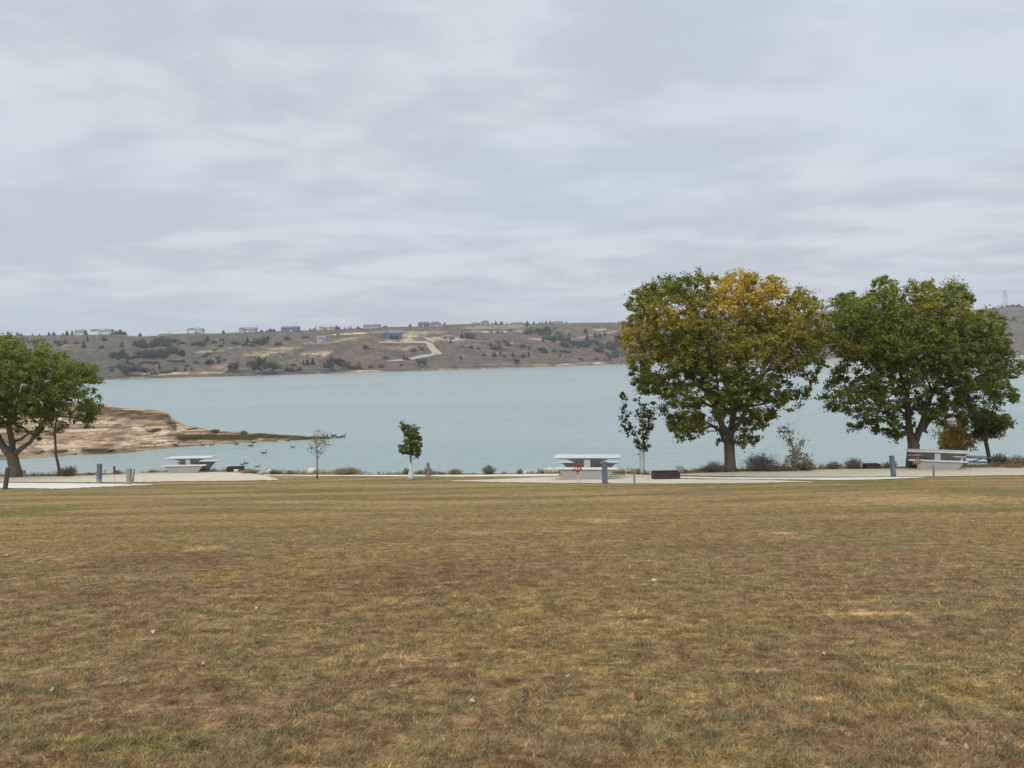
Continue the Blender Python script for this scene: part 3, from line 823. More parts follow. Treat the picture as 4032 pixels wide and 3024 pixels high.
def col_yellow(px, C, rng):
    x, y = px[:, 0], px[:, 1]
    def g(cx, cy, rx, ry): return np.exp(-(((x - cx) / rx) ** 2 + ((y - cy) / ry) ** 2))
    yel = .95 * g(2940, 1140, 120, 100) + 1.0 * g(2860, 1190, 60, 60) + .7 * g(2620, 1235, 70, 55) + .6 * g(2480, 1340, 45, 80) + .7 * g(2735, 1250, 40, 40) + .55 * g(3080, 1120, 70, 60) + .4 * g(3150, 1250, 90, 90) \
        + .3 * g(2630, 1390, 60, 30) + .35 * g(2960, 1360, 110, 45) + .3 * g(2540, 1290, 60, 60)
    yel = yel * rng.uniform(.5, 1.35, len(x)) + rng.uniform(0, .12, len(x))
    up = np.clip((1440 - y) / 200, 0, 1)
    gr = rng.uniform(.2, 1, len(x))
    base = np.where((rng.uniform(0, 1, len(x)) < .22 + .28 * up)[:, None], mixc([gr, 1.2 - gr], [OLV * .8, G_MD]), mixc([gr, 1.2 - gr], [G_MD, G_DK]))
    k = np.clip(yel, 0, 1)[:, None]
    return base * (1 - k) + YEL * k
def col_green(px, C, rng):
    x, y = px[:, 0], px[:, 1]
    def g(cx, cy, rx, ry): return np.exp(-(((x - cx) / rx) ** 2 + ((y - cy) / ry) ** 2))
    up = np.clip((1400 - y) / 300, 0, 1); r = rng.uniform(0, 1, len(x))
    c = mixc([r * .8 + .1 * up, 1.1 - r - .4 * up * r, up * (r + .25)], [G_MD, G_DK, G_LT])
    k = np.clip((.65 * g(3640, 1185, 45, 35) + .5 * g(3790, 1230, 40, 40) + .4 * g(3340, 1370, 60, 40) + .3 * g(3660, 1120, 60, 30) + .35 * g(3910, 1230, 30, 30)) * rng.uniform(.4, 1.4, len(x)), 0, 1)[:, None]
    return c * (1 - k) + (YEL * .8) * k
def col_left(px, C, rng):
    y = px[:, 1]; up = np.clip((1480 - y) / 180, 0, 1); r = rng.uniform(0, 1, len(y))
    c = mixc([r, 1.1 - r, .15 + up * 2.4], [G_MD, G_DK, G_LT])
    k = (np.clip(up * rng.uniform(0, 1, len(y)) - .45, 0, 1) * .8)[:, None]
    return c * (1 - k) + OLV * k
def col_const(*cs):
    cs = [np.array(c) for c in cs]
    def f(px, C, rng):
        r = rng.integers(0, len(cs), len(px)); return np.array(cs)[r] * rng.uniform(.85, 1.15, (len(px), 1))
    return f

# big yellowing cottonwood
OUT_A = [(2850, 1090), (2905, 1062), (2955, 1070), (2990, 1105), (3035, 1080), (3090, 1105), (3105, 1145), (3150, 1130), (3205, 1160), (3255, 1190), (3258, 1260), (3268, 1340), (3250, 1400), (3270, 1435), (3225, 1465),
         (3205, 1540), (3160, 1580), (3085, 1640), (3060, 1650), (3015, 1700), (3010, 1740), (2940, 1775), (2905, 1760), (2855, 1720), (2820, 1765), (2780, 1720), (2715, 1735), (2660, 1775), (2640, 1700), (2600, 1620), (2560, 1570),
         (2500, 1540), (2475, 1490), (2460, 1420), (2440, 1360), (2440, 1300), (2465, 1250), (2455, 1180), (2500, 1150), (2545, 1105), (2600, 1095), (2640, 1075), (2700, 1085), (2760, 1068), (2815, 1085)]
tree('cottonwood_tree', 'large cottonwood with yellow and green autumn leaves and a forked grey trunk', 'tree', (2875, 1858), outline=OUT_A, seed=3,
     limbs=[[(2878, 1862, 0, 0.248), (2874, 1800, 0, 0.208), (2872, 1745, 0, 0.205), (2873, 1715, 0, 0.186)],
            [(2873, 1715, 0, 0.155), (2845, 1680, -.1, 0.124), (2818, 1600, -.2, 0.105), (2790, 1550, -.3, 0.081), (2740, 1510, -.4, 0.056), (2690, 1450, -.5, 0.037)],
            [(2873, 1715, 0, 0.149), (2885, 1660, .2, 0.118), (2893, 1570, .2, 0.099), (2905, 1480, .3, 0.074), (2910, 1380, .3, 0.050), (2905, 1280, .2, 0.031)],
            [(2873, 1715, 0, 0.136), (2915, 1660, -.2, 0.093), (2945, 1600, -.3, 0.081), (2965, 1530, -.4, 0.062), (3020, 1460, -.5, 0.043), (3080, 1380, -.5, 0.031)],
            [(2818, 1600, -.2, 0.074), (2826, 1520, .3, 0.050), (2815, 1430, .8, 0.037), (2790, 1320, 1.0, 0.025)],
            [(2945, 1600, -.3, 0.056), (3010, 1590, .2, 0.037), (3080, 1570, .5, 0.028)]],
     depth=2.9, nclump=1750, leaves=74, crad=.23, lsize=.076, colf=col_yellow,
     holes=[(2745, 1540, 38, 24, .97), (2825, 1510, 26, 45, .9), (2600, 1450, 45, 24, .95), (2900, 1500, 25, 30, .85), (2680, 1490, 30, 22, .8), (2790, 1610, 40, 34, .95), (3010, 1600, 60, 26, .95), (2800, 1680, 30, 40, .95),
            (3100, 1620, 60, 22, .5), (3040, 1450, 40, 14, .7), (2560, 1560, 40, 30, .6), (2890, 1640, 50, 50, .4), (2650, 1600, 50, 40, .35), (3060, 1180, 30, 34, .7), (2490, 1200, 35, 50, .6), (3130, 1470, 60, 30, .4)])
# big green cottonwood
OUT_B = [(3440, 1110), (3465, 1078), (3505, 1090), (3540, 1115), (3585, 1145), (3588, 1100), (3620, 1088), (3680, 1100), (3730, 1130), (3745, 1105), (3800, 1120), (3835, 1165), (3845, 1215), (3900, 1200), (3935, 1240), (3965, 1270),
         (3975, 1320), (3995, 1370), (3990, 1420), (4035, 1410), (4034, 1480), (4000, 1490), (4020, 1580), (3985, 1600), (3960, 1570), (3930, 1640), (3860, 1650), (3800, 1680), (3740, 1660), (3690, 1700), (3640, 1720), (3600, 1700), (3560, 1710), (3545, 1790),
         (3520, 1740), (3470, 1700), (3455, 1760), (3420, 1700), (3365, 1735), (3355, 1690), (3300, 1650), (3265, 1640), (3215, 1620), (3215, 1570), (3250, 1520), (3270, 1460), (3300, 1430), (3270, 1380), (3230, 1370), (3215, 1310), (3250, 1250), (3290, 1200), (3290, 1160), (3320, 1140), (3380, 1150), (3430, 1150)]
tree('cottonwood_tree', 'large green cottonwood standing behind the right picnic table with its trunk forked low', 'tree', (3592, 1846), Y=31.6, outline=OUT_B, seed=5,
     limbs=[[(3592, 1850, 0, 0.280), (3594, 1790, 0, 0.238), (3598, 1752, 0, 0.231)],
            [(3598, 1752, 0, 0.154), (3582, 1700, .1, 0.133), (3575, 1640, .1, 0.119), (3570, 1560, .2, 0.091), (3545, 1470, .3, 0.063), (3520, 1370, .3, 0.042), (3500, 1250, .2, 0.028)],
            [(3598, 1752, 0, 0.154), (3618, 1700, -.1, 0.133), (3630, 1670, -.2, 0.119), (3650, 1600, -.2, 0.084), (3690, 1500, -.4, 0.063), (3720, 1400, -.4, 0.042), (3730, 1280, -.3, 0.028)],
            [(3630, 1670, -.2, 0.084), (3680, 1640, -.5, 0.063), (3760, 1580, -.8, 0.042), (3850, 1530, -.8, 0.028)],
            [(3575, 1640, .1, 0.070), (3520, 1600, .6, 0.049), (3440, 1560, .9, 0.035), (3360, 1530, 1, 0.025)],
            [(3570, 1560, .2, 0.063), (3600, 1450, .8, 0.042), (3620, 1320, 1, 0.028)]],
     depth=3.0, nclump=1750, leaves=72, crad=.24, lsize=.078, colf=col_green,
     holes=[(3345, 1465, 28, 22, .95), (3620, 1430, 45, 35, .6), (3490, 1470, 60, 40, .35), (3540, 1570, 60, 70, .6), (3600, 1690, 60, 60, .75), (3500, 1660, 40, 30, .6), (3870, 1570, 40, 40, .7), (3990, 1460, 30, 40, .6), (3400, 1520, 50, 22, .6), (3600, 1580, 20, 40, .7),
            (3700, 1670, 60, 30, .6), (3440, 1620, 60, 30, .4), (3420, 1180, 60, 20, .3), (3830, 1460, 20, 30, .6), (3350, 1580, 60, 20, .4), (3570, 1180, 12, 30, .6), (3905, 1240, 30, 20, .4)])
# left cottonwood, partly outside the frame
OUT_C = [(-330, 1410), (-260, 1355), (-160, 1335), (-60, 1322), (20, 1312), (60, 1330), (110, 1328), (170, 1335), (190, 1358), (205, 1385), (265, 1382), (290, 1415), (355, 1428), (395, 1458), (392, 1480), (412, 1500), (398, 1550), (400, 1600),
         (375, 1655), (340, 1700), (325, 1665), (285, 1700), (250, 1650), (215, 1650), (185, 1735), (130, 1735), (90, 1745), (55, 1725), (30, 1690), (-30, 1680), (-80, 1700), (-160, 1680), (-240, 1650), (-320, 1600), (-360, 1500)]
tree('cottonwood_tree', 'leafy green cottonwood at the left edge, its thick leaning trunk split into three limbs', 'tree', (62, 1879), outline=OUT_C, seed=8,
     limbs=[[(66, 1882, 0, 0.336), (55, 1830, 0, 0.264), (48, 1795, 0, 0.256)],
            [(48, 1795, 0, 0.192), (10, 1755, -.1, 0.152), (-15, 1700, -.2, 0.120), (-60, 1600, -.3, 0.080), (-110, 1500, -.3, 0.048)],
            [(48, 1795, 0, 0.192), (48, 1740, .1, 0.144), (35, 1680, .1, 0.120), (38, 1560, .2, 0.088), (60, 1450, .2, 0.056), (70, 1370, .2, 0.032)],
            [(48, 1795, 0, 0.168), (80, 1768, -.2, 0.120), (120, 1740, -.3, 0.096), (170, 1660, -.4, 0.072), (230, 1560, -.4, 0.048), (280, 1470, -.4, 0.032)]],
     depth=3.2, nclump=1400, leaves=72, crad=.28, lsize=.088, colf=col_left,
     holes=[(85, 1525, 25, 30, .85), (40, 1540, 18, 24, .8), (135, 1520, 22, 14, .7), (250, 1500, 40, 12, .6), (340, 1530, 50, 28, .7), (215, 1568, 20, 10, .7), (65, 1640, 18, 14, .6), (240, 1640, 60, 40, .5), (20, 1700, 40, 30, .6), (100, 1710, 24, 24, .6)])
# tree behind the metal table
OUT_I = [(3820, 1645), (3870, 1610), (3930, 1625), (3975, 1650), (3988, 1665), (3960, 1695), (3935, 1720), (3890, 1715), (3870, 1735), (3835, 1725), (3830, 1690)]
tree('small_tree', 'small green tree with a thin leaning reddish trunk behind the metal picnic table', 'tree', (3905, 1848), Y=33.5, outline=OUT_I, seed=11,
     limbs=[[(3903, 1850, 0, .10), (3890, 1780, 0, .085), (3880, 1735, 0, .09), (3885, 1700, 0, .07)]], depth=1.0, nclump=70, leaves=80, crad=.30, lsize=.09, colf=col_const(G_MD, G_DK), bark=M_BARKR)
OUT_H = [(3695, 1660), (3740, 1650), (3800, 1665), (3835, 1700), (3840, 1750), (3815, 1775), (3800, 1800), (3740, 1810), (3705, 1790), (3695, 1730)]
tree('small_tree', 'rounded rusty olive small tree right behind the right concrete picnic table', 'tree', (3770, 1848), Y=33.8, outline=OUT_H, seed=12,
     limbs=[[(3768, 1850, 0, .07), (3768, 1810, 0, .06), (3770, 1760, 0, .05)], [(3768, 1810, 0, .04), (3740, 1770, 0, .03)]], depth=.8, nclump=90, leaves=80, crad=.26, lsize=.075, colf=col_const((.58, .40, .12), (.46, .34, .10), (.62, .40, .13), (.36, .30, .09)), bark=M_BARKR, leafmat=M_DRY)
# sapling with dense leaves
OUT_D = [(1578, 1660), (1598, 1655), (1612, 1670), (1628, 1678), (1640, 1675), (1645, 1700), (1652, 1720), (1665, 1725), (1672, 1745), (1665, 1770), (1650, 1790), (1655, 1802), (1625, 1798), (1590, 1795), (1572, 1775), (1568, 1750), (1592, 1740), (1598, 1715), (1590, 1700), (1578, 1690)]
tree('sapling', 'young leafy green tree in the lawn with a pale trunk wrapped at its foot', 'tree', (1619, 1888), outline=OUT_D, seed=14,
     limbs=[[(1620, 1888, 0, .05), (1619, 1830, 0, .042), (1617, 1790, 0, .035), (1612, 1730, 0, .025), (1600, 1675, 0, .015)]], depth=.45, nclump=105, leaves=30, crad=.13, lsize=.065, colf=col_const(G_DK * .9, G_MD * .8, G_DK), bark=M_TWIG, tip=.006)
sap = bpy.data.objects['sapling']
def guard(root, r0, r1, h, mat, nm='trunk_guard'):
    mb = MB(); n = 14
    mb.tube([(0, 0, -.02), (0, 0, h * .25), (.0, 0, h * .6), (0, 0, h)], [r0, r0 * .8, r1 * 1.15, r1], n)
    return mb.build(nm, mat, root, smooth=True)
M_WRAP = simple_mat('white_tree_wrap', (.50, .51, .50), .7, .08)
M_WRAP2 = simple_mat('grey_tree_wrap', (.40, .41, .39), .8, .12)
guard(sap, .16, .05, .62, M_WRAP)
# three-stemmed columnar tree
OUT_F = [(2438, 1560), (2450, 1548), (2462, 1570), (2474, 1610), (2480, 1640), (2500, 1665), (2505, 1620), (2503, 1575), (2520, 1565), (2540, 1590), (2550, 1610), (2565, 1600), (2582, 1625), (2578, 1680), (2570, 1720), (2555, 1760), (2552, 1790), (2535, 1805), (2520, 1795), (2515, 1765), (2490, 1750), (2465, 1720), (2440, 1700), (2445, 1640)]
tree('columnar_tree', 'slim young tree of three upright leafy stems, left of the yellow cottonwood', 'tree', (2529, 1868), outline=OUT_F, seed=16,
     limbs=[[(2529, 1868, 0, .06), (2531, 1810, 0, .045), (2532, 1770, 0, .04)], [(2532, 1770, 0, .03), (2530, 1690, 0, .025), (2518, 1580, 0, .012)], [(2532, 1770, 0, .028), (2500, 1700, 0, .022), (2465, 1640, 0, .015), (2448, 1560, 0, .01)], [(2532, 1770, 0, .026), (2560, 1700, 0, .02), (2575, 1620, 0, .01)]],
     depth=.5, nclump=85, leaves=19, crad=.12, lsize=.085, colf=col_const(G_DK * .7, G_DK * .85, (.045, .06, .02)), bark=M_BARK, tip=.006)
guard(bpy.data.objects['columnar_tree'], .11, .085, .95, M_WRAP2)
# thin, half-bare tree in the weeds
OUT_G = [(3075, 1672), (3110, 1665), (3118, 1700), (3140, 1730), (3165, 1725), (3185, 1740), (3150, 1765), (3190, 1785), (3195, 1830), (3215, 1850), (3150, 1852), (3090, 1850), (3085, 1800), (3110, 1780), (3100, 1740), (3070, 1715)]
tree('small_tree', 'thin half bare tree with sparse olive leaves among weeds between the two big cottonwoods', 'tree', (3133, 1856), outline=OUT_G, seed=18,
     limbs=[[(3133, 1858, 0, .05), (3130, 1800, 0, .04), (3118, 1745, 0, .03), (3098, 1685, 0, .015)], [(3130, 1800, 0, .03), (3150, 1760, 0, .02), (3170, 1735, 0, .01)]], depth=.7, nclump=85, leaves=16, crad=.17, lsize=.06,
     colf=col_const((.19, .17, .08), (.15, .13, .075), (.22, .18, .10)), bark=M_TWIG, leafmat=M_DRY, tip=.007)
# reddish little tree left
OUT_K = [(175, 1640), (215, 1620), (255, 1640), (285, 1680), (250, 1700), (215, 1720), (180, 1700)]
tree('small_tree', 'thin crooked reddish trunked tree standing right of the left cottonwood', 'tree', (222, 1876), outline=OUT_K, seed=19,
     limbs=[[(230, 1876, 0, .085), (232, 1845, 0, .07), (220, 1790, 0, .06), (216, 1700, 0, .05), (222, 1650, 0, .035)], [(216, 1700, 0, .03), (250, 1670, 0, .02), (270, 1680, 0, .015)]], depth=.8, nclump=40, leaves=22, crad=.22, lsize=.07,
     colf=col_const((.20, .13, .07), (.13, .12, .04)), bark=M_BARKR, leafmat=M_DRY, tip=.008)
# bare sapling
rng = np.random.default_rng(21)
OUT_E = [(1210, 1775), (1225, 1740), (1235, 1700), (1215, 1690), (1250, 1685), (1280, 1700), (1300, 1735), (1302, 1760), (1280, 1800), (1250, 1790), (1225, 1795)]
tree('bare_sapling', 'bare twiggy sapling with a pale trunk, alone on the lawn edge', 'tree', (1248, 1886), outline=OUT_E, seed=22,
     limbs=[[(1249, 1886, 0, .038), (1249, 1840, 0, .032), (1249, 1800, 0, .026), (1247, 1750, 0, .018), (1240, 1720, 0, .012), (1226, 1688, 0, .005)],
            [(1249, 1808, 0, .018), (1265, 1788, 0, .012), (1285, 1765, 0, .006)], [(1247, 1778, 0, .014), (1225, 1755, 0, .010), (1208, 1738, 0, .004)], [(1249, 1802, 0, .012), (1225, 1782, 0, .008), (1206, 1768, 0, .004)], [(1247, 1765, 0, .014), (1270, 1740, 0, .009), (1295, 1735, 0, .004)]],
     depth=.4, nclump=60, leaves=9, crad=.14, lsize=.045, colf=col_const((.27, .23, .16), (.21, .18, .12)), bark=M_TWIG, leafmat=M_DRY, tip=.0045)

# ---- twiggy bushes on the bank
def bush(name, label, cat, px, py, w_px, h_px, twig, leafc=None, nst=60, nleaf=400, lsize=.05, Y=None, group=None, seed=0, droop=.2, thick=.006, twigmat=None):
    rng = np.random.default_rng(1000 + seed)
    B = on_ground(px, py) if Y is None else at(px, py, Y)
    if Y is None:
        B.y = min(B.y, float(edge_y(B.x)) + .5); B.z = float(gh(B.x, B.y))
    W = w_px / F * B.y; H = h_px / F * B.y
    mb = MB(); L = []
    for i in range(nst):
        a = rng.uniform(0, 2 * PI); r = rng.uniform(0, 1) ** .6
        tip = Vector((math.cos(a) * r * W / 2, math.sin(a) * r * W / 2 * .8, H * rng.uniform(.45, 1) * (1 - .45 * r * r)))
        foot = Vector((tip.x * .25 + rng.normal() * .03, tip.y * .25, -.05))
        mid = foot.lerp(tip, .5) + Vector((0, 0, H * .12)) + Vector(rng.normal(size=3) * W * .04)
        mb.tube([foot, mid, tip], [thick * 1.5, thick, thick * .4], 3, False)
        for k in range(4):
            q = foot.lerp(mid, rng.uniform(.5, 1)) if k < 2 else mid.lerp(tip, rng.uniform(0, .9))
            e = q + Vector((rng.normal() * W * .10, rng.normal() * W * .08, abs(rng.normal()) * H * .16))
            mb.tube([q, q.lerp(e, .5) + Vector((0, 0, .02)), e], [thick * .8, thick * .6, thick * .3], 3, False)
            L.append(e); L.append(q)
        L.append(tip)
    root = empty(name, B, 0, label, cat, group)
    mb.build('stems', twigmat or M_TWIG, root)
    if nleaf:
        L = np.array([tuple(q) for q in L]); idx = rng.integers(0, len(L), nleaf)
        P = L[idx] + rng.normal(size=(nleaf, 3)) * W * .03; P[:, 2] = np.maximum(P[:, 2], .02)
        nn = rng.normal(size=(nleaf, 3)); nn /= np.linalg.norm(nn, axis=1, keepdims=True)
        v, f = leaf_cloud(P, nn, lsize, rng, .6)
        cs = np.array(leafc)[rng.integers(0, len(leafc), nleaf)] * rng.uniform(.7, 1.3, (nleaf, 1))
        mesh_obj('foliage', v, f, M_DRY, root, col=np.repeat(cs, 4, axis=0))
    return root
RB = [(.20, .12, .075), (.15, .10, .07), (.24, .17, .11)]; GB = [(.27, .235, .19), (.20, .17, .14), (.24, .22, .15)]; TB = [(.36, .28, .16), (.30, .23, .13), (.25, .20, .12)]; OB = [(.20, .19, .09), (.17, .15, .08)]
bush('weed_bush', 'low reddish brown bush at the foot of the thin crooked tree on the left', 'bush', 270, 1876, 85, 42, None, RB, 90, 1500, .05, seed=1)
bush('weed_bush', 'wide grey brown twiggy bush right of the yellow cottonwood trunk', 'bush', 2995, 1856, 160, 72, None, [(.20, .165, .13), (.15, .12, .09), (.17, .13, .10)], 150, 2200, .045, seed=2)
bush('weed_bush', 'rust coloured low weeds left of the yellow cottonwood trunk', 'bush', 2815, 1859, 95, 46, None, [(.23, .14, .10), (.17, .12, .09)], 90, 900, .035, seed=3)
bush('weed_bush', 'low band of rusty weeds between the grey twiggy bush and the thin half bare tree', 'bush', 3060, 1856, 130, 26, None, [(.23, .13, .08), (.19, .12, .07)], 110, 1500, .04, seed=4)
bush('weed_bush', 'dark brown weeds at the foot of the thin half bare tree', 'bush', 3170, 1853, 90, 50, None, RB, 80, 900, .045, seed=5)
bush('weed_bush', 'round pale grey bush on the bank, first left of the larger pale bush', 'bush', 3285, 1848, 60, 32, None, GB, 70, 1100, .04, seed=6)
bush('weed_bush', 'pale grey brown bush left of the small dark fire ring', 'bush', 3362, 1846, 76, 46, None, GB, 90, 1300, .04, seed=7)
bush('weed_bush', 'small olive green bush left of the leaning blue grey post', 'bush', 3495, 1844, 36, 26, None, OB + TB, 40, 800, .04, seed=8)
bush('weed_bush', 'sparse weed poking up behind the small dark fire ring', 'bush', 3445, 1836, 40, 30, None, OB, 18, 160, .04, seed=9)
bush('leafy_shrub', 'green leafy shrub at the right end of the metal picnic table', 'bush', 3940, 1848, 84, 62, None, [(.085, .115, .05), (.06, .085, .04), (.12, .14, .07)], 70, 1700, .06, Y=33.0, seed=10)
bush('dry_grass_clump', 'pale straw coloured grass at the far right edge of the gravel', 'grass', 4010, 1838, 90, 46, None, TB, 200, 1800, .035, seed=11, thick=.004)
bush('dry_grass_clump', 'low tan grass right of the green leafy shrub', 'grass', 3990, 1842, 90, 18, None, [(.36, .25, .14), (.28, .2, .11)], 120, 1200, .035, seed=12, thick=.004)
bush('tumbleweed', 'rounded brown twiggy bush on the bank left of the middle picnic table', 'bush', 1925, 1868, 68, 40, None, [(.27, .20, .13), (.2, .15, .1)], 120, 900, .03, seed=13)
bush('dry_grass_clump', 'wide tan mound of dry grass right of the bare sapling', 'grass', 1365, 1869, 120, 26, None, [(.27, .22, .10), (.34, .26, .14)], 150, 2200, .04, seed=14, thick=.004)
bush('dry_grass_clump', 'brown weeds directly behind the leafy sapling trunk', 'grass', 1605, 1868, 46, 26, None, RB + TB, 60, 900, .035, seed=15, thick=.004)
bush('dry_grass_clump', 'low brown weeds between the leafy sapling and the marker post', 'grass', 1655, 1869, 56, 16, None, RB + TB, 60, 700, .035, seed=16, thick=.004)
bush('dry_grass_clump', 'low brown weeds right of the marker post', 'grass', 1735, 1869, 50, 10, None, RB, 40, 400, .035, seed=17, thick=.004)
bush('dry_grass_clump', 'brown weeds on the bank midway between the marker post and the tumbleweed', 'grass', 1790, 1869, 70, 24, None, RB + TB, 80, 900, .035, seed=18, thick=.004)
bush('dry_grass_clump', 'tan grass tuft right of the left dark fire ring', 'grass', 985, 1864, 80, 16, None, TB, 110, 1300, .035, seed=19, thick=.004)
bush('dry_grass_clump', 'greenish tuft between pale rocks right of the left gravel pad', 'grass', 1082, 1868, 44, 22, None, OB + TB, 60, 800, .035, seed=20, thick=.004)
bush('dry_grass_clump', 'small brown tuft left of the pale boulders near the bare sapling', 'grass', 1145, 1868, 44, 16, None, RB + TB, 40, 500, .035, seed=21, thick=.004)
bush('dry_grass_clump', 'small tuft at the rocks left of the middle picnic table', 'grass', 2045, 1866, 28, 24, None, TB, 30, 400, .035, seed=22, thick=.004)
bush('dry_grass_clump', 'tufts of dry weeds behind the thin red topped stake on the left', 'grass', 465, 1868, 60, 18, None, GB + TB, 40, 350, .035, seed=23, thick=.004)
bush('dry_grass_clump', 'sparse dry weeds left of the left blue grey post', 'grass', 355, 1872, 50, 14, None, RB + TB, 40, 350, .035, seed=24, thick=.004)
bush('dry_grass_clump', 'pale plumes of dry grass wrapped around the wooden marker post', 'grass', 1686, 1873, 42, 40, None, [(.36, .29, .23), (.30, .25, .19)], 70, 500, .04, seed=25, thick=.005)
bush('dry_grass_clump', 'pale tuft behind the banded trunk of the slim three stemmed tree', 'grass', 2520, 1867, 60, 26, None, TB + GB, 50, 600, .035, seed=26, thick=.004)
bush('dead_stalk', 'tall thin dead stalk nearest the left fire ring', 'plant', 878, 1848, 22, 62, None, RB, 5, 40, .07, seed=27, thick=.010)
bush('dead_stalk', 'short thin leaning dead stalk right of the left picnic table', 'plant', 862, 1842, 24, 40, None, GB, 4, 16, .05, seed=28, thick=.007)
# grass that grows over the bank edge all along the shore
def shore_tufts():
    rng = np.random.default_rng(55)
    pts = []
    for i in range(900):
        px = rng.uniform(-300, 4300); g = on_ground(px, interp(EDGE_PX, px)); x = g.x + rng.normal() * .1; y = float(edge_y(x)) + abs(rng.normal()) * .5 + .05
        d = fbm(np.array(x * .5), np.array(0.), 3)
        if d < .42: continue
        z = float(gh(x, y))
        h = rng.uniform(.06, .22) * (.5 + 1.2 * float(d))
        for k in range(16):
            pts.append((x + rng.normal() * .10, y + rng.normal() * .10, z, h * rng.uniform(.5, 1.2)))
    pts = np.array(pts); n = len(pts); a = rng.uniform(0, 2 * PI, n); wv = np.stack([np.cos(a), np.sin(a), np.zeros(n)], 1) * .008
    ln = np.stack([rng.normal(size=n) * .35, rng.normal(size=n) * .35, np.ones(n)], 1) * pts[:, 3:4]
    v = np.stack([pts[:, :3] - wv, pts[:, :3] + wv, pts[:, :3] + ln], 1).reshape(-1, 3)
    cs = np.array(TB + RB + OB + TB)[rng.integers(0, 11, n) % len(TB + RB + OB + TB)] * rng.uniform(.7, 1.3, (n, 1))
    tag(mesh_obj('bank_grass', v, np.arange(n * 3, dtype=np.int32).reshape(n, 3), M_DRY, col=np.repeat(cs, 3, axis=0)), 'short dry grass fringing the top of the bank', 'grass', kind='stuff')
shore_tufts()
# ------------------------------------------------------------------ concrete picnic tables
M_CONC = simple_mat('pale_concrete', (.33, .32, .29), .85, .08, 5, bump=.25)
M_CONCT = simple_mat('worn_white_concrete', (.47, .485, .475), .75, .14, 3, bump=.2)
M_CONCD = simple_mat('exposed_aggregate_concrete', (.30, .275, .25), .9, .15, 9, bump=.4)
def inv_trap(mb, xt, xb, yt, yb, z0, z1):
    v = [(-xb, -yb, z0), (xb, -yb, z0), (xb, yb, z0), (-xb, yb, z0), (-xt, -yt, z1), (xt, -yt, z1), (xt, yt, z1), (-xt, yt, z1)]
    mb.add(v, [(3, 2, 1, 0), (4, 5, 6, 7), (0, 1, 5, 4), (1, 2, 6, 5), (2, 3, 7, 6), (3, 0, 4, 7)])
def slab(L, W, z0, z1, ch=.10, e=.025):
    """slab with clipped corners and rounded rims"""
    mb = MB()
    def ring(z, i):
        a, b = L / 2 - i, W / 2 - i
        return [(-a + ch, -b, z), (a - ch, -b, z), (a, -b + ch, z), (a, b - ch, z), (a - ch, b, z), (-a + ch, b, z), (-a, b - ch, z), (-a, -b + ch, z)]
    zs = [(z0, e * 4), (z0 + e * .6, e * 2.4), (z0 + (z1 - z0) * .6, 0), (z1 - e * .5, e * .3), (z1, e)]
    v = sum([ring(z, i) for z, i in zs], []); f = [tuple(range(7, -1, -1)), tuple(range(32, 40))]
    for k in range(4):
        for i in range(8):
            j = (i + 1) % 8; f.append((k * 8 + i, k * 8 + j, k * 8 + 8 + j, k * 8 + 8 + i))
    mb.add(v, f); return mb
def picnic_table(label, px, py, rot, s, Y=None, ped=.62):
    B = on_ground(px, py) if Y is None else at(px, py, Y)
    B.z = float(g0(B.x, B.y)) + .012
    r = empty('concrete_picnic_table', B, rot, label, 'picnic table', 'concrete picnic tables on the gravel pads')
    r.scale = (s, s, s)
    slab(2.36, .80, .70, .785, .12).build('tabletop', M_CONCT, r)
    p = MB(); inv_trap(p, ped * 1.2, .14, .26, .12, .43, .70); p.box(-.14, .14, -.12, .12, -.2, .432); p.build('pedestal', M_CONCD, r)
    c = MB(); c.bevel_box(-.115, .115, -.34, -.15, .25, .698, .02); c.build('bracket', M_CONCT, r)
    for sy in (-1, 1):
        b = slab(2.22, .36, .40, .465, .08, .02).build('bench', M_CONCT, r, loc=(0, sy * .78, 0))
        q = MB(); inv_trap(q, .93, .56, .13, .11, -.03, .40); q.box(-.56, .56, -.11, .11, -.3, -.028); q.build('bench_base', M_CONC, b)
    f = MB(); f.box(-.16, .16, -.66, .66, -.25, .30); f.build('foot_beam', M_CONC, r)
    return r
picnic_table('white concrete picnic table on the left gravel pad, its fire ring to the right', 752, 1860, 0.0, 1.0)
picnic_table('white concrete picnic table in the middle of the photo, behind a blue grey post', 2315, 1883, math.radians(-9), 1.0)
picnic_table('white concrete picnic table in front of the green cottonwood, touching the metal table in view', 3690, 1844, math.radians(-27), .93, Y=30.0, ped=.80)

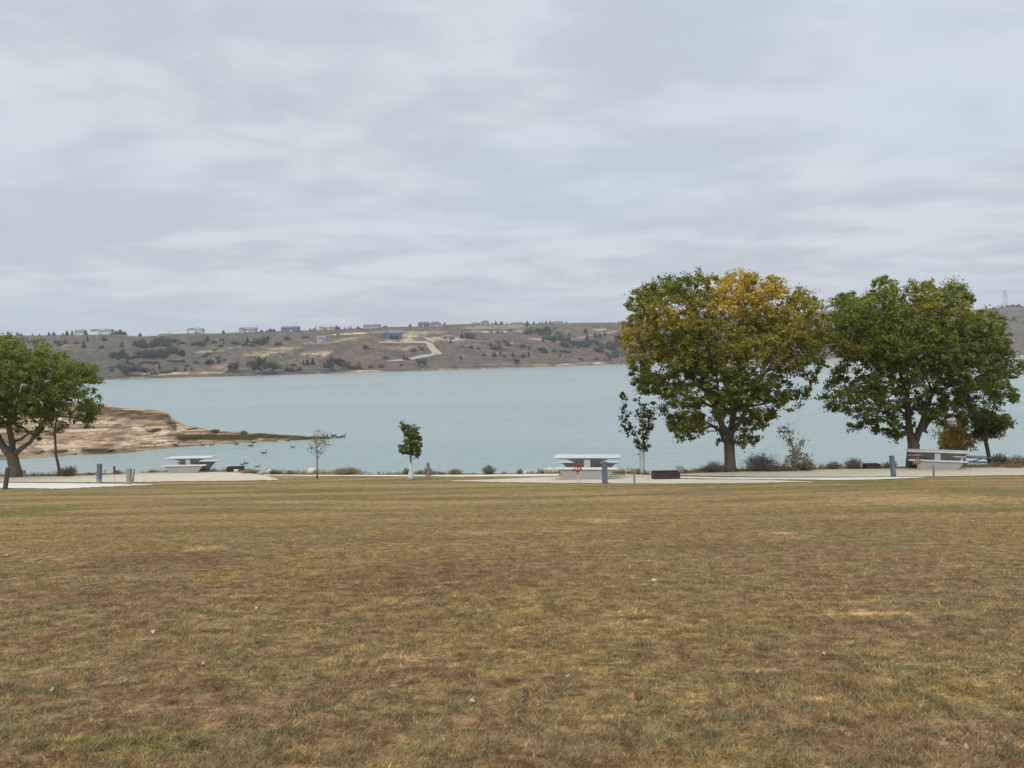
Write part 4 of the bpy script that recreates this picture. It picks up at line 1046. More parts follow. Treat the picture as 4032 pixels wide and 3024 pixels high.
# ------------------------------------------------------------------ metal picnic table and boulders behind it
M_STEEL = simple_mat('dark_steel', (.055, .05, .055), .55, .2)
M_GALV = simple_mat('silver_boards', (.26, .28, .32), .45, .1, metallic=.3)
def metal_table():
    B = at(3872, 1799, 33.6); B.z -= .76
    r = empty('metal_picnic_table', B, math.radians(-28), 'dark metal framed picnic table with silver boards, right of the right concrete table', 'picnic table')
    for i in range(3):
        b = MB(); b.bevel_box(-1.0, 1.0, -.37 + i * .26, -.14 + i * .26, .72, .76, .01); b.build('table_board', M_GALV, r)
    for sy in (-1, 1):
        b = MB(); b.bevel_box(-1.0, 1.0, sy * .72 - .13, sy * .72 + .13, .42, .455, .01); b.build('seat', M_STEEL, r)
    for sx in (-.72, .72):
        f = MB()
        f.tube([(sx, -1.0, -.32), (sx, -.30, .70)], .028, 6); f.tube([(sx, 1.0, -.32), (sx, .30, .70)], .028, 6); f.tube([(sx, -.84, .40), (sx, .84, .40)], .028, 6); f.tube([(sx, -.36, .70), (sx, .36, .70)], .028, 6)
        f.build('frame', M_STEEL, r)
    f = MB(); f.tube([(-.72, 0, .40), (0, 0, .71)], .022, 6); f.tube([(.72, 0, .40), (0, 0, .71)], .022, 6); f.build('brace', M_STEEL, r)
metal_table()

# ------------------------------------------------------------------ rocks
M_ROCK = simple_mat('pale_limestone_rock', (.42, .365, .28), .9, .18, 4, bump=.6)
M_ROCKD = simple_mat('brown_rock', (.24, .19, .135), .9, .2, 4, bump=.6)
M_ROCKW = simple_mat('white_rock', (.50, .46, .37), .9, .12, 4, bump=.5)
def rock(label, px, py, w, h, mat=None, seed=0, group='pale rocks along the top of the bank', Y=None, name='rock'):
    rng = np.random.default_rng(500 + seed)
    B = on_ground(px, py) if Y is None else at(px, py, Y)
    if Y is None:
        B.y = float(edge_y(B.x)) + .35; B.z = float(gh(B.x, B.y))
    W = w / F * B.y; H = h / F * B.y
    # a chopped block: convex hull of jittered points
    import bmesh
    bm = bmesh.new()
    for k in range(26):
        d = rng.normal(size=3); d /= np.linalg.norm(d); d = np.sign(d) * np.abs(d) ** .75
        q = rng.uniform(.8, 1.05)
        bm.verts.new((d[0] * W * .5 * q, d[1] * W * .42 * q, (d[2] * .62 + .38) * H * q))
    bmesh.ops.convex_hull(bm, input=bm.verts)
    bm.verts.ensure_lookup_table()
    loose = [v for v in bm.verts if not v.link_faces]
    bmesh.ops.delete(bm, geom=loose, context='VERTS')
    bmesh.ops.bevel(bm, geom=bm.edges[:], offset=min(W, H) * .06, segments=1, affect='EDGES')
    me = bpy.data.meshes.new(name); bm.to_mesh(me); bm.free(); me.materials.append(mat or M_ROCK)
    o = bpy.data.objects.new(name, me); o.location = B; o.rotation_euler = (0, 0, rng.uniform(-.4, .4)); COL.objects.link(o)
    return tag(o, label, 'rock', group)
RK = [(1042, 1866, 20, 12), (1058, 1866, 26, 18), (1102, 1866, 22, 16), (1118, 1868, 16, 10), (1166, 1868, 12, 7), (1184, 1868, 14, 8), (1262, 1868, 12, 10), (1272, 1868, 10, 8), (1310, 1868, 22, 22), (1322, 1868, 16, 12), (1338, 1868, 14, 8),
      (1395, 1868, 22, 10), (1418, 1868, 14, 8), (1470, 1869, 12, 7), (1488, 1869, 16, 14), (1500, 1869, 12, 9), (1520, 1869, 18, 14), (1536, 1869, 12, 10), (1552, 1869, 20, 16), (1572, 1869, 12, 10), (1640, 1869, 20, 14), (1668, 1869, 14, 10), (1696, 1869, 14, 10),
      (1960, 1868, 14, 8), (1985, 1868, 20, 12), (2010, 1868, 14, 9), (2070, 1866, 20, 14), (2092, 1866, 26, 18), (2112, 1866, 18, 14), (2130, 1866, 28, 22), (2152, 1866, 30, 22), (2172, 1866, 34, 26), (2196, 1866, 20, 16),
      (2430, 1866, 26, 14), (2452, 1866, 30, 14), (2474, 1866, 22, 12), (2560, 1867, 22, 14), (2490, 1867, 20, 18), (1826, 1869, 14, 7), (1862, 1869, 18, 8), (1890, 1869, 12, 7), (620, 1860, 14, 6), (690, 1858, 12, 5)]
for i, (a, b, c_, d_) in enumerate(RK):
    rock('small pale limestone rock in the line along the top of the bank', a, b, c_, d_, [M_ROCK, M_ROCKW, M_ROCKD][[0, 1, 0, 0, 2][i % 5]], i)
rock('largest pale boulder on the bank, just left of the bare sapling', 1232, 1868, 48, 24, M_ROCKW, 80, None)
rock('pale blocky boulder touching the left side of the largest boulder by the bare sapling', 1207, 1868, 20, 26, M_ROCKW, 81, None)
rock('pointed tan rock on the bank between the big fire ring and the yellow cottonwood', 2705, 1866, 38, 30, M_ROCK, 82, None)
rock('smaller tan rock touching the pointed rock left of the yellow cottonwood', 2728, 1866, 20, 16, M_ROCKD, 83, None)
rock('small white stone lying in front of the left fire ring', 929, 1857, 24, 11, M_ROCKW, 84, None, Y=37.2)
for i, (a, w_, h_) in enumerate([(3788, 22, 18), (3800, 24, 22), (3818, 18, 22), (3828, 24, 24), (3850, 20, 22), (3862, 18, 18), (3875, 22, 26), (3896, 24, 24), (3910, 20, 26), (3925, 16, 18), (3780, 18, 14)]):
    rock('rounded whitish boulder in the row under the metal picnic table', a, 1848, w_, h_, [M_ROCKW, M_ROCK][i % 2], 100 + i, 'whitish boulders under the metal table', Y=35.0)
for i, (px, py, w_, h_) in enumerate([(275, 1790, 60, 14), (520, 1712, 60, 10), (600, 1690, 70, 9), (760, 1687, 60, 12), (440, 1770, 46, 9), (150, 1780, 60, 18)]):
    p = on_spit(px, py)
    if p:
        o = rock(['flat sandstone slab at the waterline of the spit behind the crooked tree', 'pale sandstone slab lying halfway down the spit slope', 'broken sandstone ledge on the lower shoulder of the spit', 'reddish ledge block where the cliff drops to the grassy spit', 'sandstone slab over the painted undercut shade at the waterline', 'sandstone slab seen between the left cottonwood trunk and the crooked tree'][i],
                 px, py, w_, h_, M_ROCKD, 200 + i, None, Y=p.y, name='sandstone_slab')
        o.location = (p.x, p.y, p.z - .1)

# ------------------------------------------------------------------ fire rings
M_RUST = simple_mat('rusty_steel', (.040, .019, .020), .7, .3, 5, bump=.2)
M_ASH = simple_mat('ash', (.14, .13, .12), .95)
def fire_ring(label, px, py, w, h, Y=None):
    B = on_ground(px, py) if Y is None else at(px, py, Y)
    B.z = float(g0(B.x, B.y)) + .01 if B.y < edge_y(B.x) else float(gh(B.x, B.y))
    W = w / F * B.y / 2; H = h / F * B.y
    r = empty('fire_ring', B, 0, label, 'fire ring', 'steel fire rings on the gravel')
    D = W * .62; mb = MB(); c4 = lambda i_, z: [(-W + i_, -D + i_, z), (W - i_, -D + i_, z), (W - i_, D - i_, z), (-W + i_, D - i_, z)]
    v = c4(0, -.03) + c4(0, H) + c4(.014, H) + c4(.014, .02); f = []
    for q in range(3):
        for k in range(4): l = (k + 1) % 4; f.append((q * 4 + k, q * 4 + l, q * 4 + 4 + l, q * 4 + 4 + k))
    mb.add(v, f); mb.build('ring_wall', M_RUST, r)
    t = MB(); t.tube([(-W, -D, H), (W, -D, H), (W, D, H), (-W, D, H), (-W, -D, H)], .014, 5, False); t.build('rim', M_RUST, r)
    a = MB(); a.box(-W + .02, W - .02, -D + .02, D - .02, -.02, .05); a.build('ash_bed', M_ASH, r)
    g = MB()
    for k in range(9):
        x = -W * .8 + k * W * .2; g.tube([(x, 0, H * .96), (x, D * .96, H * .96)], .006, 4)
    g.build('grill_grate', M_STEEL, r)
fire_ring('dark rusty fire ring on the gravel right of the left picnic table', 928, 1857, 58, 17, Y=38.5)
fire_ring('largest fire ring, dark rusty steel, right of the middle picnic table', 2621, 1886, 102, 27)
fire_ring('small dark fire ring at the water side of the right gravel pad', 3432, 1846, 56, 18)

# ------------------------------------------------------------------ posts
M_BLUE = simple_mat('weathered_blue_grey_paint', (.11, .14, .175), .7, .25, 5, bump=.3)
M_WOOD = simple_mat('weathered_grey_wood', (.27, .26, .21), .9, .25, 7, bump=.5)
M_DKWOOD = simple_mat('dark_wood', (.085, .07, .07), .9, .25, 7, bump=.5)
M_GREYM = simple_mat('grey_metal', (.22, .22, .24), .5, .12)
M_RED = simple_mat('red_paint', (.28, .022, .028), .5, .15)
M_DKRED = simple_mat('dark_red_paint', (.12, .018, .025), .5, .15)
M_PALEM = simple_mat('pale_rod', (.50, .47, .45), .6, .1)
M_BROWNP = simple_mat('brown_post', (.40, .33, .28), .9, .15, 8)
M_PLATE = simple_mat('dark_plate', (.06, .06, .07), .5, .1)
M_WHITE2 = simple_mat('white_marking', (.8, .8, .8), .5, .03)
def post(label, top, bot, w, mat, name='post', d=None, cap=False, Y=None, group=None, cat='post', foot=False):
    B = on_ground(*bot) if Y is None else at(bot[0], bot[1], Y)
    B.z = float(g0(B.x, B.y))
    Tp = at(top[0], top[1], B.y); H = (Tp - B).length; W = w / F * B.y; D = (d or w) / F * B.y
    ax = (Tp - B).normalized()
    r = empty(name, B, 0, label, cat, group)
    r.rotation_euler = Vector((0, 0, 1)).rotation_difference(ax).to_euler()
    m_ = MB(); m_.bevel_box(-W / 2, W / 2, -D / 2, D / 2, -.15, H, W * .08); m_.build('post_body', mat, r)
    if cap:
        c = MB(); c.bevel_box(-W * .56, W * .56, -D * .56, D * .56, H + .002, H + .03, .008); c.build('cap', mat, r)
    if foot:
        c = MB(); c.tube([(0, 0, -.1), (0, 0, .10), (0, 0, .18)], [W * .75, W * .68, W * .52], 10); c.build('footing', M_CONC, r)
    r['H'] = H; r['W'] = W
    return r, H, W
r, H, W = post('dark leaning wooden post at the left edge of the photo', (32, 1841), (20, 1926), 13, M_DKWOOD, name='wooden_post')
post('short grey post just right of the left cottonwood trunk', (94, 1851), (97, 1878), 9, M_GREYM, name='short_post')
r, H, W = post('square blue grey hydrant post on the left with a thin pipe arm', (392, 1829), (390, 1902), 15, M_BLUE, name='hydrant_post', cap=True, foot=True, cat='hydrant')
a = MB(); z = H * .56; a.tube([(W * .5 - .01, 0, z), (W * 1.45, 0, z - .01)], .018, 8); a.build('pipe_arm', M_GREYM, r)
a = MB(); a.tube([(W * 1.40, 0, z - .07), (W * 1.42, 0, z + .04), (W * 1.5, 0, z + .10)], .014, 6); a.tube([(W * 1.38, 0, z + .105), (W * 1.75, 0, z + .12)], .02, 6); a.build('faucet', M_GREYM, r)
r, H, W = post('thick weathered grey green wooden post on the left, beside a thin rod', (508, 1844), (508, 1908), 16, M_WOOD, name='wooden_post')
post('thin leaning grey rod just right of the thick weathered post', (528, 1847), (523, 1901), 5.5, M_GREYM, name='metal_rod', cat='rod')
r, H, W = post('square blue grey post standing in front of the middle picnic table', (2380, 1822), (2382, 1905), 20, M_BLUE, name='blue_post', cap=True)
a = MB(); a.tube([(-W * .5 + .01, 0, H * .22), (-W * .5 - .05, 0, H * .20)], [.03, .012], 6); a.build('spigot', M_GREYM, r)
post('thin grey post between the middle picnic table and the big fire ring', (2497, 1843), (2498, 1906), 7, M_GREYM, name='thin_post')
post('leaning blue grey post on the right gravel pad', (3511, 1798), (3519, 1877), 15, M_BLUE, name='blue_post', cap=True)
post('thin short grey post in front of the right concrete table', (3675, 1829), (3677, 1878), 6, M_GREYM, name='thin_post')
post('thin pale rod beside the red topped stake at the middle table', (2284, 1862), (2284, 1901), 2.2, M_PALEM, name='metal_rod', cat='rod')

def stake(label, px, top, bot, ww, mat, style, Y=None):
    B = on_ground(px, bot); B.z = float(g0(B.x, B.y))
    s = B.y / F; H = (bot - top) * s
    r = empty('marker_stake', B, 0, label, 'stake', 'thin stakes with red tops beside the tables')
    p = MB(); p.tube([(0, 0, -.1), (0, 0, H * .55)], ww * s / 2, 6); p.build('rod', M_PALEM, r)
    h = MB()
    if style == 0:      # hooked handle
        h.bevel_box(-.035, .035, -.03, .03, H * .72, H, .012); h.tube([(0, 0, H * .76), (.05, 0, H * .70), (.11, 0, H * .68)], [.035, .035, .045], 8); h.tube([(0, 0, H * .5), (0, 0, H * .72)], [.02, .036], 8)
    else:               # oval frame with side knobs
        n = 16; cz = H * .78; rz = H * .20
        h.tube([(.075 * math.sin(2 * PI * k / n) * (1.2 if style == 1 else 1), 0, cz + rz * math.cos(2 * PI * k / n)) for k in range(n + 1)], .014, 6, False)
        h.tube([(0, 0, cz - rz * 1.6), (0, 0, cz + rz)], [.014, .024], 8)
        h.tube([(-.13, 0, cz - rz * .55), (.10, 0, cz - rz * .5)], .016, 8)
        h.tube([(-.15, 0, cz - rz * .8), (-.14, 0, cz - rz * .2)], .022, 8); h.tube([(.03, 0, cz + rz * .7), (.12, 0, cz - rz * .3)], .018, 8)
    h.build('head', mat, r)
stake('thin stake with a dark red hooked top in front of the left gravel pad', 452, 1835, 1900, 3.5, M_DKRED, 0)
stake('thin stake with a bright red top in front of the middle picnic table', 2276, 1826, 1903, 3.5, M_RED, 1)
stake('thin stake with a faded red top at the left end of the right concrete table', 3613, 1797, 1878, 3.2, simple_mat('faded_red_paint', (.26, .085, .07), .7), 2)

r, H, W = post('wooden marker post with a small dark plate, in dry grass right of the leafy sapling', (1686, 1822), (1686, 1882), 9, M_BROWNP, name='marker_post', d=6)
# the small plate and its two pale marks
a = MB(); a.bevel_box(-W * .62, W * .62, -W * .5, -W * .36, H * .84, H * 1.01, .006); pl = a.build('plate', M_PLATE, r)
a = MB(); a.box(-W * .40, -W * .06, -W * .52, -W * .50 - .001, H * .905, H * .955); a.box(W * .08, W * .42, -W * .52, -W * .50 - .001, H * .905, H * .955); a.build('plate_marks', M_WHITE2, pl)

# ------------------------------------------------------------------ geese
M_GBODY = simple_mat('goose_brown', (.13, .10, .08), .8, .2, 8)
M_GBLACK = simple_mat('goose_black', (.025, .022, .022), .7, .1)
M_GPALE = simple_mat('goose_breast', (.40, .36, .30), .8, .1)
def goose(dark=False):
    r = empty('goose', (0, 0, 0))
    b = MB(); xs = [-.42, -.33, -.2, 0, .16, .27, .33]; rr = [.02, .07, .125, .155, .14, .09, .03]; zz = [.16, .14, .10, .08, .09, .11, .13]
    b.tube([(x, 0, z) for x, z in zip(xs, zz)], rr, 12); bo = b.build('body', M_GBODY, r, smooth=True)
    k = MB(); k.tube([(.24, 0, .12), (.30, 0, .22), (.31, 0, .34), (.33, 0, .42), (.36, 0, .455)], [.06, .045, .032, .032, .02], 8); k.tube([(.30, 0, .44), (.35, 0, .455), (.40, 0, .45), (.425, 0, .44)], [.02, .045, .035, .018], 8); k.build('neck', M_GBLACK, r, smooth=True)
    w = MB(); w.tube([(.42, 0, .44), (.475, 0, .428)], [.018, .006], 6); w.build('bill', M_GBLACK, r)
    t = MB(); t.tube([(-.38, 0, .16), (-.50, 0, .18)], [.05, .012], 6); t.build('tail', M_GBLACK, r)
    c = MB(); c.tube([(.20, 0, .08), (.30, 0, .11), (.335, 0, .15)], [.10, .075, .02], 10); c.build('breast', M_GPALE, r, smooth=True)
    for sy in (-1, 1):
        w = MB(); w.tube([(.18, sy * .10, .14), (-.05, sy * .145, .15), (-.35, sy * .06, .18)], [.04, .07, .015], 8); w.build('wing', M_GBODY, r, smooth=True)
    return r
G0 = goose()
GE = [(693, 1757, 1, 1.1, 'goose farthest left at the waterline of the spit'), (797, 1754, 0, .9, 'second goose from the left along the shore of the spit'), (834, 1752.5, 1, .8, 'third goose from the left along the shore of the spit'), (930, 1750, 0, 1.0, 'goose on the water below the middle of the spit, right of the picnic table'),
      (988, 1757, 1, .9, 'goose swimming just below and left of the standing bird on the spit'), (997, 1743, 0, 1.0, 'goose standing on the muddy shore at the middle of the spit'), (1083, 1739, 1, .9, 'goose at the waterline where the spit narrows'), (1176, 1731, 0, 1.15, 'dark goose on the low rocks of the spit, left of the bare sapling'),
      (1283, 1723, 1, 1.15, 'goose at the tip of the spit seen through the bare sapling'), (1312, 1719, 0, .9, 'far goose just beyond the tip of the spit'), (1332, 1724, 0, 1.1, 'goose low on the water beyond the tip of the spit, second from the right'), (1352, 1721, 1, 1.2, 'rightmost goose beyond the tip of the spit'),
      (1040, 1785, 1, .9, 'goose swimming alone in the middle of the cove'), (1152, 1762, 0, .7, 'small faint goose swimming nearest the bare sapling'), (955, 1830, 1, .7, 'left bird of the close pair swimming near the left fire ring'), (968, 1825, 0, .7, 'right bird of the close pair swimming near the left fire ring'), (1015, 1838, 1, .6, 'goose swimming nearest the shore rocks right of the left fire ring'), (1132, 1737, 0, .8, 'pale goose beside the spit just left of the dark one on the rocks')]
for i, (px, py, fl, s, lb) in enumerate(GE):
    o = G0 if i == 0 else copy_tree(G0)
    p = on_z(px, py, ZW); q = on_spit(px, py)
    if q is not None and q.z > ZW + .03: p = q
    o.location = (p.x, p.y, p.z + (.06 if p.z > ZW + .03 else -.03)); o.scale = (s, s, s); o.rotation_euler = (0, 0, (PI if fl == 0 else 0) + random.uniform(-.6, .6))
    tag(o, lb, 'goose', 'geese along the spit and in the cove')
bpy.context.view_layer.update()

# low grass and brush on the spit
def spit_grass():
    rng = np.random.default_rng(77); P = []
    for i in range(5200):
        px = rng.uniform(700, 1290); t = rng.normal()
        py = 1724 + t * 4.5 if px < 1010 else interp(SP_T, px) + 3 + abs(t) * 3
        q = on_spit(px, py)
        if q is None: continue
        P.append((q.x, q.y, q.z))
    P = np.array(P); P = np.repeat(P, 7, axis=0); n = len(P); P[:, 0] += rng.normal(size=n) * .2; P[:, 1] += rng.normal(size=n) * .15
    a = rng.uniform(0, 2 * PI, n); wv = np.stack([np.cos(a), np.sin(a), np.zeros(n)], 1) * .025
    h = rng.uniform(.1, .34, (n, 1)); ln = np.stack([rng.normal(size=n) * .4, rng.normal(size=n) * .4, np.ones(n)], 1) * h
    v = np.stack([P - wv, P + wv, P + ln], 1).reshape(-1, 3)
    cs = np.array([(.17, .165, .06), (.13, .14, .05), (.22, .18, .09), (.28, .20, .11)])[rng.integers(0, 4, n)] * rng.uniform(.7, 1.2, (n, 1))
    tag(mesh_obj('spit_grass', v, np.arange(n * 3, dtype=np.int32).reshape(n, 3), M_DRY, col=np.repeat(cs, 3, axis=0)), 'low olive grass growing along the sandy spit', 'grass', kind='stuff')
spit_grass()
for i, (px, py, w_, h_, lb) in enumerate([(960, 1712, 40, 16, 'small brown bush standing highest on the middle of the spit'), (1060, 1722, 50, 10, 'low brown brush right of the small bush on the spit'), (845, 1702, 40, 12, 'tan brush at the foot of the spit cliff'), (1160, 1730, 70, 10, 'low brown brush on the narrow part of the spit')]):
    p = on_spit(px, py)
    if p: bush('brush', lb, 'bush', px, py, w_, h_, None, RB + TB, 60, 900, .10, Y=p.y, seed=60 + i, thick=.015)
# driftwood and dark stones in the narrow end of the spit
for i, (px, py, w_, h_) in enumerate([(1120, 1732, 30, 6), (1195, 1727, 40, 6), (1240, 1727, 26, 4), (1100, 1735, 20, 5), (1150, 1722, 30, 4), (1215, 1722, 20, 4)]):
    p = on_z(px, py, ZW)
    rock('dark low stone in the broken rocks at the narrow end of the spit', px, py, w_, h_, M_ROCKD, 300 + i, 'dark stones at the end of the spit', Y=p.y).location = (p.x, p.y, ZW - .03)

# ------------------------------------------------------------------ fallen leaves
M_LF = {k: simple_mat('fallen_leaf_' + k, c, .7, .2, 30) for k, c in dict(red=(.34, .15, .08), pale=(.46, .38, .25), tan=(.34, .24, .13), green=(.10, .16, .04), dark=(.03, .025, .02)).items()}
def fallen_leaf(label, px, py, size, k, tilt=.5, name='fallen_leaf'):
    B = on_ground(px, py); B.z = float(g0(B.x, B.y)) + .016
    n = 14; mb = MB(); s = size * .62
    v = [(0, 0, 0)]; ring = []
    for i in range(n):
        a = 2 * PI * i / n; r = s * (.5 + .10 * math.cos(a * 3) + .22 * max(0, math.cos(a)) ** 6)
        x, y = r * math.cos(a), r * math.sin(a) * .82; ring.append((x, y, .35 * (y * y) / s + .10 * abs(x) * math.sin(a * 2)))
    v += ring
    v += [(x, y, z - .0015) for x, y, z in v]
    m_ = n + 1; f = []
    for i in range(n):
        j = (i + 1) % n; f.append((0, 1 + i, 1 + j)); f.append((m_, m_ + 1 + j, m_ + 1 + i)); f.append((1 + i, m_ + 1 + i, m_ + 1 + j, 1 + j))
    mb.add(v, f); mb.tube([(-s * .45, 0, 0), (-s * .8, .1 * s, .006), (-s * 1.05, .02 * s, .0)], [.0016, .0013, .001], 4)
    o = mb.build(name, M_LF[k], None, B, smooth=True)
    o.rotation_euler = (Matrix.Rotation(tilt, 3, 'X') @ Matrix.Rotation(random.uniform(0, 6), 3, 'Z')).to_euler()
    return tag(o, label, 'leaf', 'fallen leaves scattered on the lawn')
fallen_leaf('reddish fallen leaf, the largest one on the near lawn right of centre', 2488, 2752, .075, 'red', .75)
fallen_leaf('small bright green leaf just below the large reddish leaf', 2499, 2815, .04, 'green', .9)
fallen_leaf('pale yellow leaf on the near lawn below the middle of the photo', 1858, 2768, .045, 'pale', .6)
fallen_leaf('pale whitish leaf on the middle lawn right of centre', 2575, 2290, .075, 'pale', .7)
fallen_leaf('white leaf on the lawn left of centre', 603, 2493, .07, 'pale', .3)
fallen_leaf('tan leaf lying lower left on a reddish patch', 204, 2726, .055, 'tan', .3)
fallen_leaf('thin upright whitish leaf above the large reddish leaf', 2235, 2672, .035, 'pale', 1.2)
fallen_leaf('tan leaf on the right lawn with a dark shadow at its side', 2983, 2655, .05, 'tan', .9)
fallen_leaf('long straw coloured leaf in the lower left centre', 800, 2620, .05, 'tan', .2)
fallen_leaf('small pale leaf on the right lawn', 3244, 2580, .035, 'pale', .8)
fallen_leaf('tan curled leaf near the bottom right corner', 3805, 2952, .045, 'tan', .5)
fallen_leaf('small cream leaf at the left lawn, high and near the edge', 26, 2190, .08, 'tan', .5)
fallen_leaf('small dark leaf on the middle lawn', 1568, 2306, .04, 'dark', .7)
fallen_leaf('pale leaf by the centre left, beside a straw tuft', 1010, 2400, .05, 'pale', .4)

# ------------------------------------------------------------------ lawn blades
def lawn_limit(x):
    pts = [on_ground(a, b) for a, b in [(-900, 1927), (0, 1924), (260, 1926), (600, 1911), (700, 1897), (1090, 1893), (1150, 1878), (1780, 1878), (1800, 1896), (2200, 1904), (2600, 1906), (2900, 1905), (3100, 1901), (3250, 1893), (3500, 1889), (3650, 1880), (4032, 1874), (4700, 1864)]]
    return np.interp(x, [p.x for p in pts], [p.y for p in pts])
def lawn_blades():
    rng = np.random.default_rng(99)
    N = 1500000
    # density falls with distance as 1/y^2 over a wedge a little wider than the view
    ylo, yhi = 3.0, 36.0
    u = rng.uniform(0, 1, N)
    Fd = lambda y: 1.5 * np.log(y / ylo) + 2.0 * (1 / ylo - 1 / y)
    ys = np.linspace(ylo, yhi, 4000); y = np.interp(u * Fd(yhi), Fd(ys), ys)
    x = rng.uniform(-1, 1, N) * (.75 * y + 1.0)
    # clumping
    cl = fbm(x * 7, y * 7, 71); keep = rng.uniform(0, 1, N) < np.clip((cl - .25) * 2.2, .15, 1)
    lim = lawn_limit(x); keep &= y < lim
    x, y, cl = x[keep], y[keep], cl[keep]
    ne = 26000; xe = rng.uniform(-30, 30, ne); ye = lawn_limit(xe) + rng.normal(size=ne) * .12 + .05 * np.sin(xe * 3) ; ok = fbm(xe * 1.5, ye, 81) > .42
    x = np.concatenate([x, xe[ok]]); y = np.concatenate([y, ye[ok]]); cl = np.concatenate([cl, np.full(int(ok.sum()), .6)]); n = len(x)
    z = g0(x, y)
    dist = np.hypot(x, y)
    big = fbm(x * .9, y * .9, 72)
    h = rng.uniform(.012, .034, n) * (.55 + .9 * cl) * (.7 + .6 * big) * np.clip(1.15 - .03 * dist, .4, 1)
    tall = rng.uniform(0, 1, n) < .03; h = np.where(tall, h * 1.8, h)
    h = h * (1 + 1.6 * np.exp(-((lawn_limit(x) - y) / .35) ** 2) * rng.uniform(0, 1, n))
    wd = .0017 * rng.uniform(.6, 1.5, n) * (1 + dist * .20)
    # longer untrimmed blades where the lawn meets the gravel
    az = rng.uniform(0, 2 * PI, n); lean = rng.normal(size=(n, 2)) * .75 + np.array((.15, -.1))
    base = np.stack([x, y, z - .003], 1)
    side = np.stack([np.cos(az), np.sin(az), np.zeros(n)], 1) * wd[:, None]
    tip = base + np.stack([lean[:, 0] * .9, lean[:, 1] * .9, rng.uniform(.5, 1.0, n)], 1) * h[:, None]
    v = np.stack([base - side, base + side, tip], 1).reshape(-1, 3)
    me = bpy.data.meshes.new('grass')
    me.vertices.add(len(v)); me.vertices.foreach_set('co', v.astype(np.float32).ravel())
    me.loops.add(n * 3); me.loops.foreach_set('vertex_index', np.arange(n * 3, dtype=np.int32))
    me.polygons.add(n)
    me.polygons.foreach_set('loop_start', np.arange(0, n * 3, 3, dtype=np.int32)); me.polygons.foreach_set('loop_total', np.full(n, 3, dtype=np.int32))
    me.update(calc_edges=True)
    fade = np.clip((y - 7) / 12, 0, 1)
    ca_ = fbm(x * 24, y * 15, 91) - .5; cb_ = fbm(x * 13, y * 9, 93) - .5
    r1 = np.clip(.40 + (rng.normal(0, .20, n) + ca_ * 1.3 + cb_ * .7) * (1 - .5 * fade) + (cl - .5) * .3, 0, 1); r2 = np.clip(rng.uniform(0, 1, n) + cb_ * .9 + .02, 0, 1); r2 = np.where(rng.uniform(0, 1, n) < fade * .8, .5, r2)
    for nm, r in (('rnd', r1), ('rnd2', r2)):
        a = me.attributes.new(nm, 'FLOAT', 'POINT'); a.data.foreach_set('value', np.repeat(r, 3).astype(np.float32))
    pw = np.ones((n, 4), dtype=np.float32); pw[:, :3] = lawn_weights(x, y)
    ca = me.color_attributes.new('patch', 'FLOAT_COLOR', 'POINT'); ca.data.foreach_set('color', np.repeat(pw, 3, axis=0).ravel())
    me.materials.append(M_BLADE)
    o = bpy.data.objects.new('grass', me); COL.objects.link(o)
    tag(o, 'short brown and olive autumn grass covering the sloping lawn', 'grass', kind='stuff')
lawn_blades()
# ------------------------------------------------------------------ houses across the lake
def flatmat(n, c, r=.8): return simple_mat(n, c, r, .08, .5, bump=.05)
HM = dict(white=flatmat('white_siding', (.66, .67, .66)), cream=flatmat('cream_siding', (.50, .48, .38)), grey=flatmat('grey_siding', (.36, .37, .39)), blue=flatmat('slate_blue_siding', (.085, .11, .15)), navy=flatmat('navy_siding', (.07, .085, .12)),
          tan=flatmat('tan_siding', (.42, .38, .29)), dark=flatmat('dark_siding', (.10, .10, .11)), roof=flatmat('dark_shingle_roof', (.095, .095, .10)), rgrey=flatmat('grey_shingle_roof', (.20, .20, .21)), rgreen=flatmat('green_grey_roof', (.15, .19, .17)),
          rtan=flatmat('tan_roof', (.30, .27, .21)), rblue=flatmat('blue_grey_roof', (.13, .15, .18)), glass=simple_mat('window_glass', (.03, .04, .05), .15, .1), trim=flatmat('white_trim', (.7, .7, .7)))
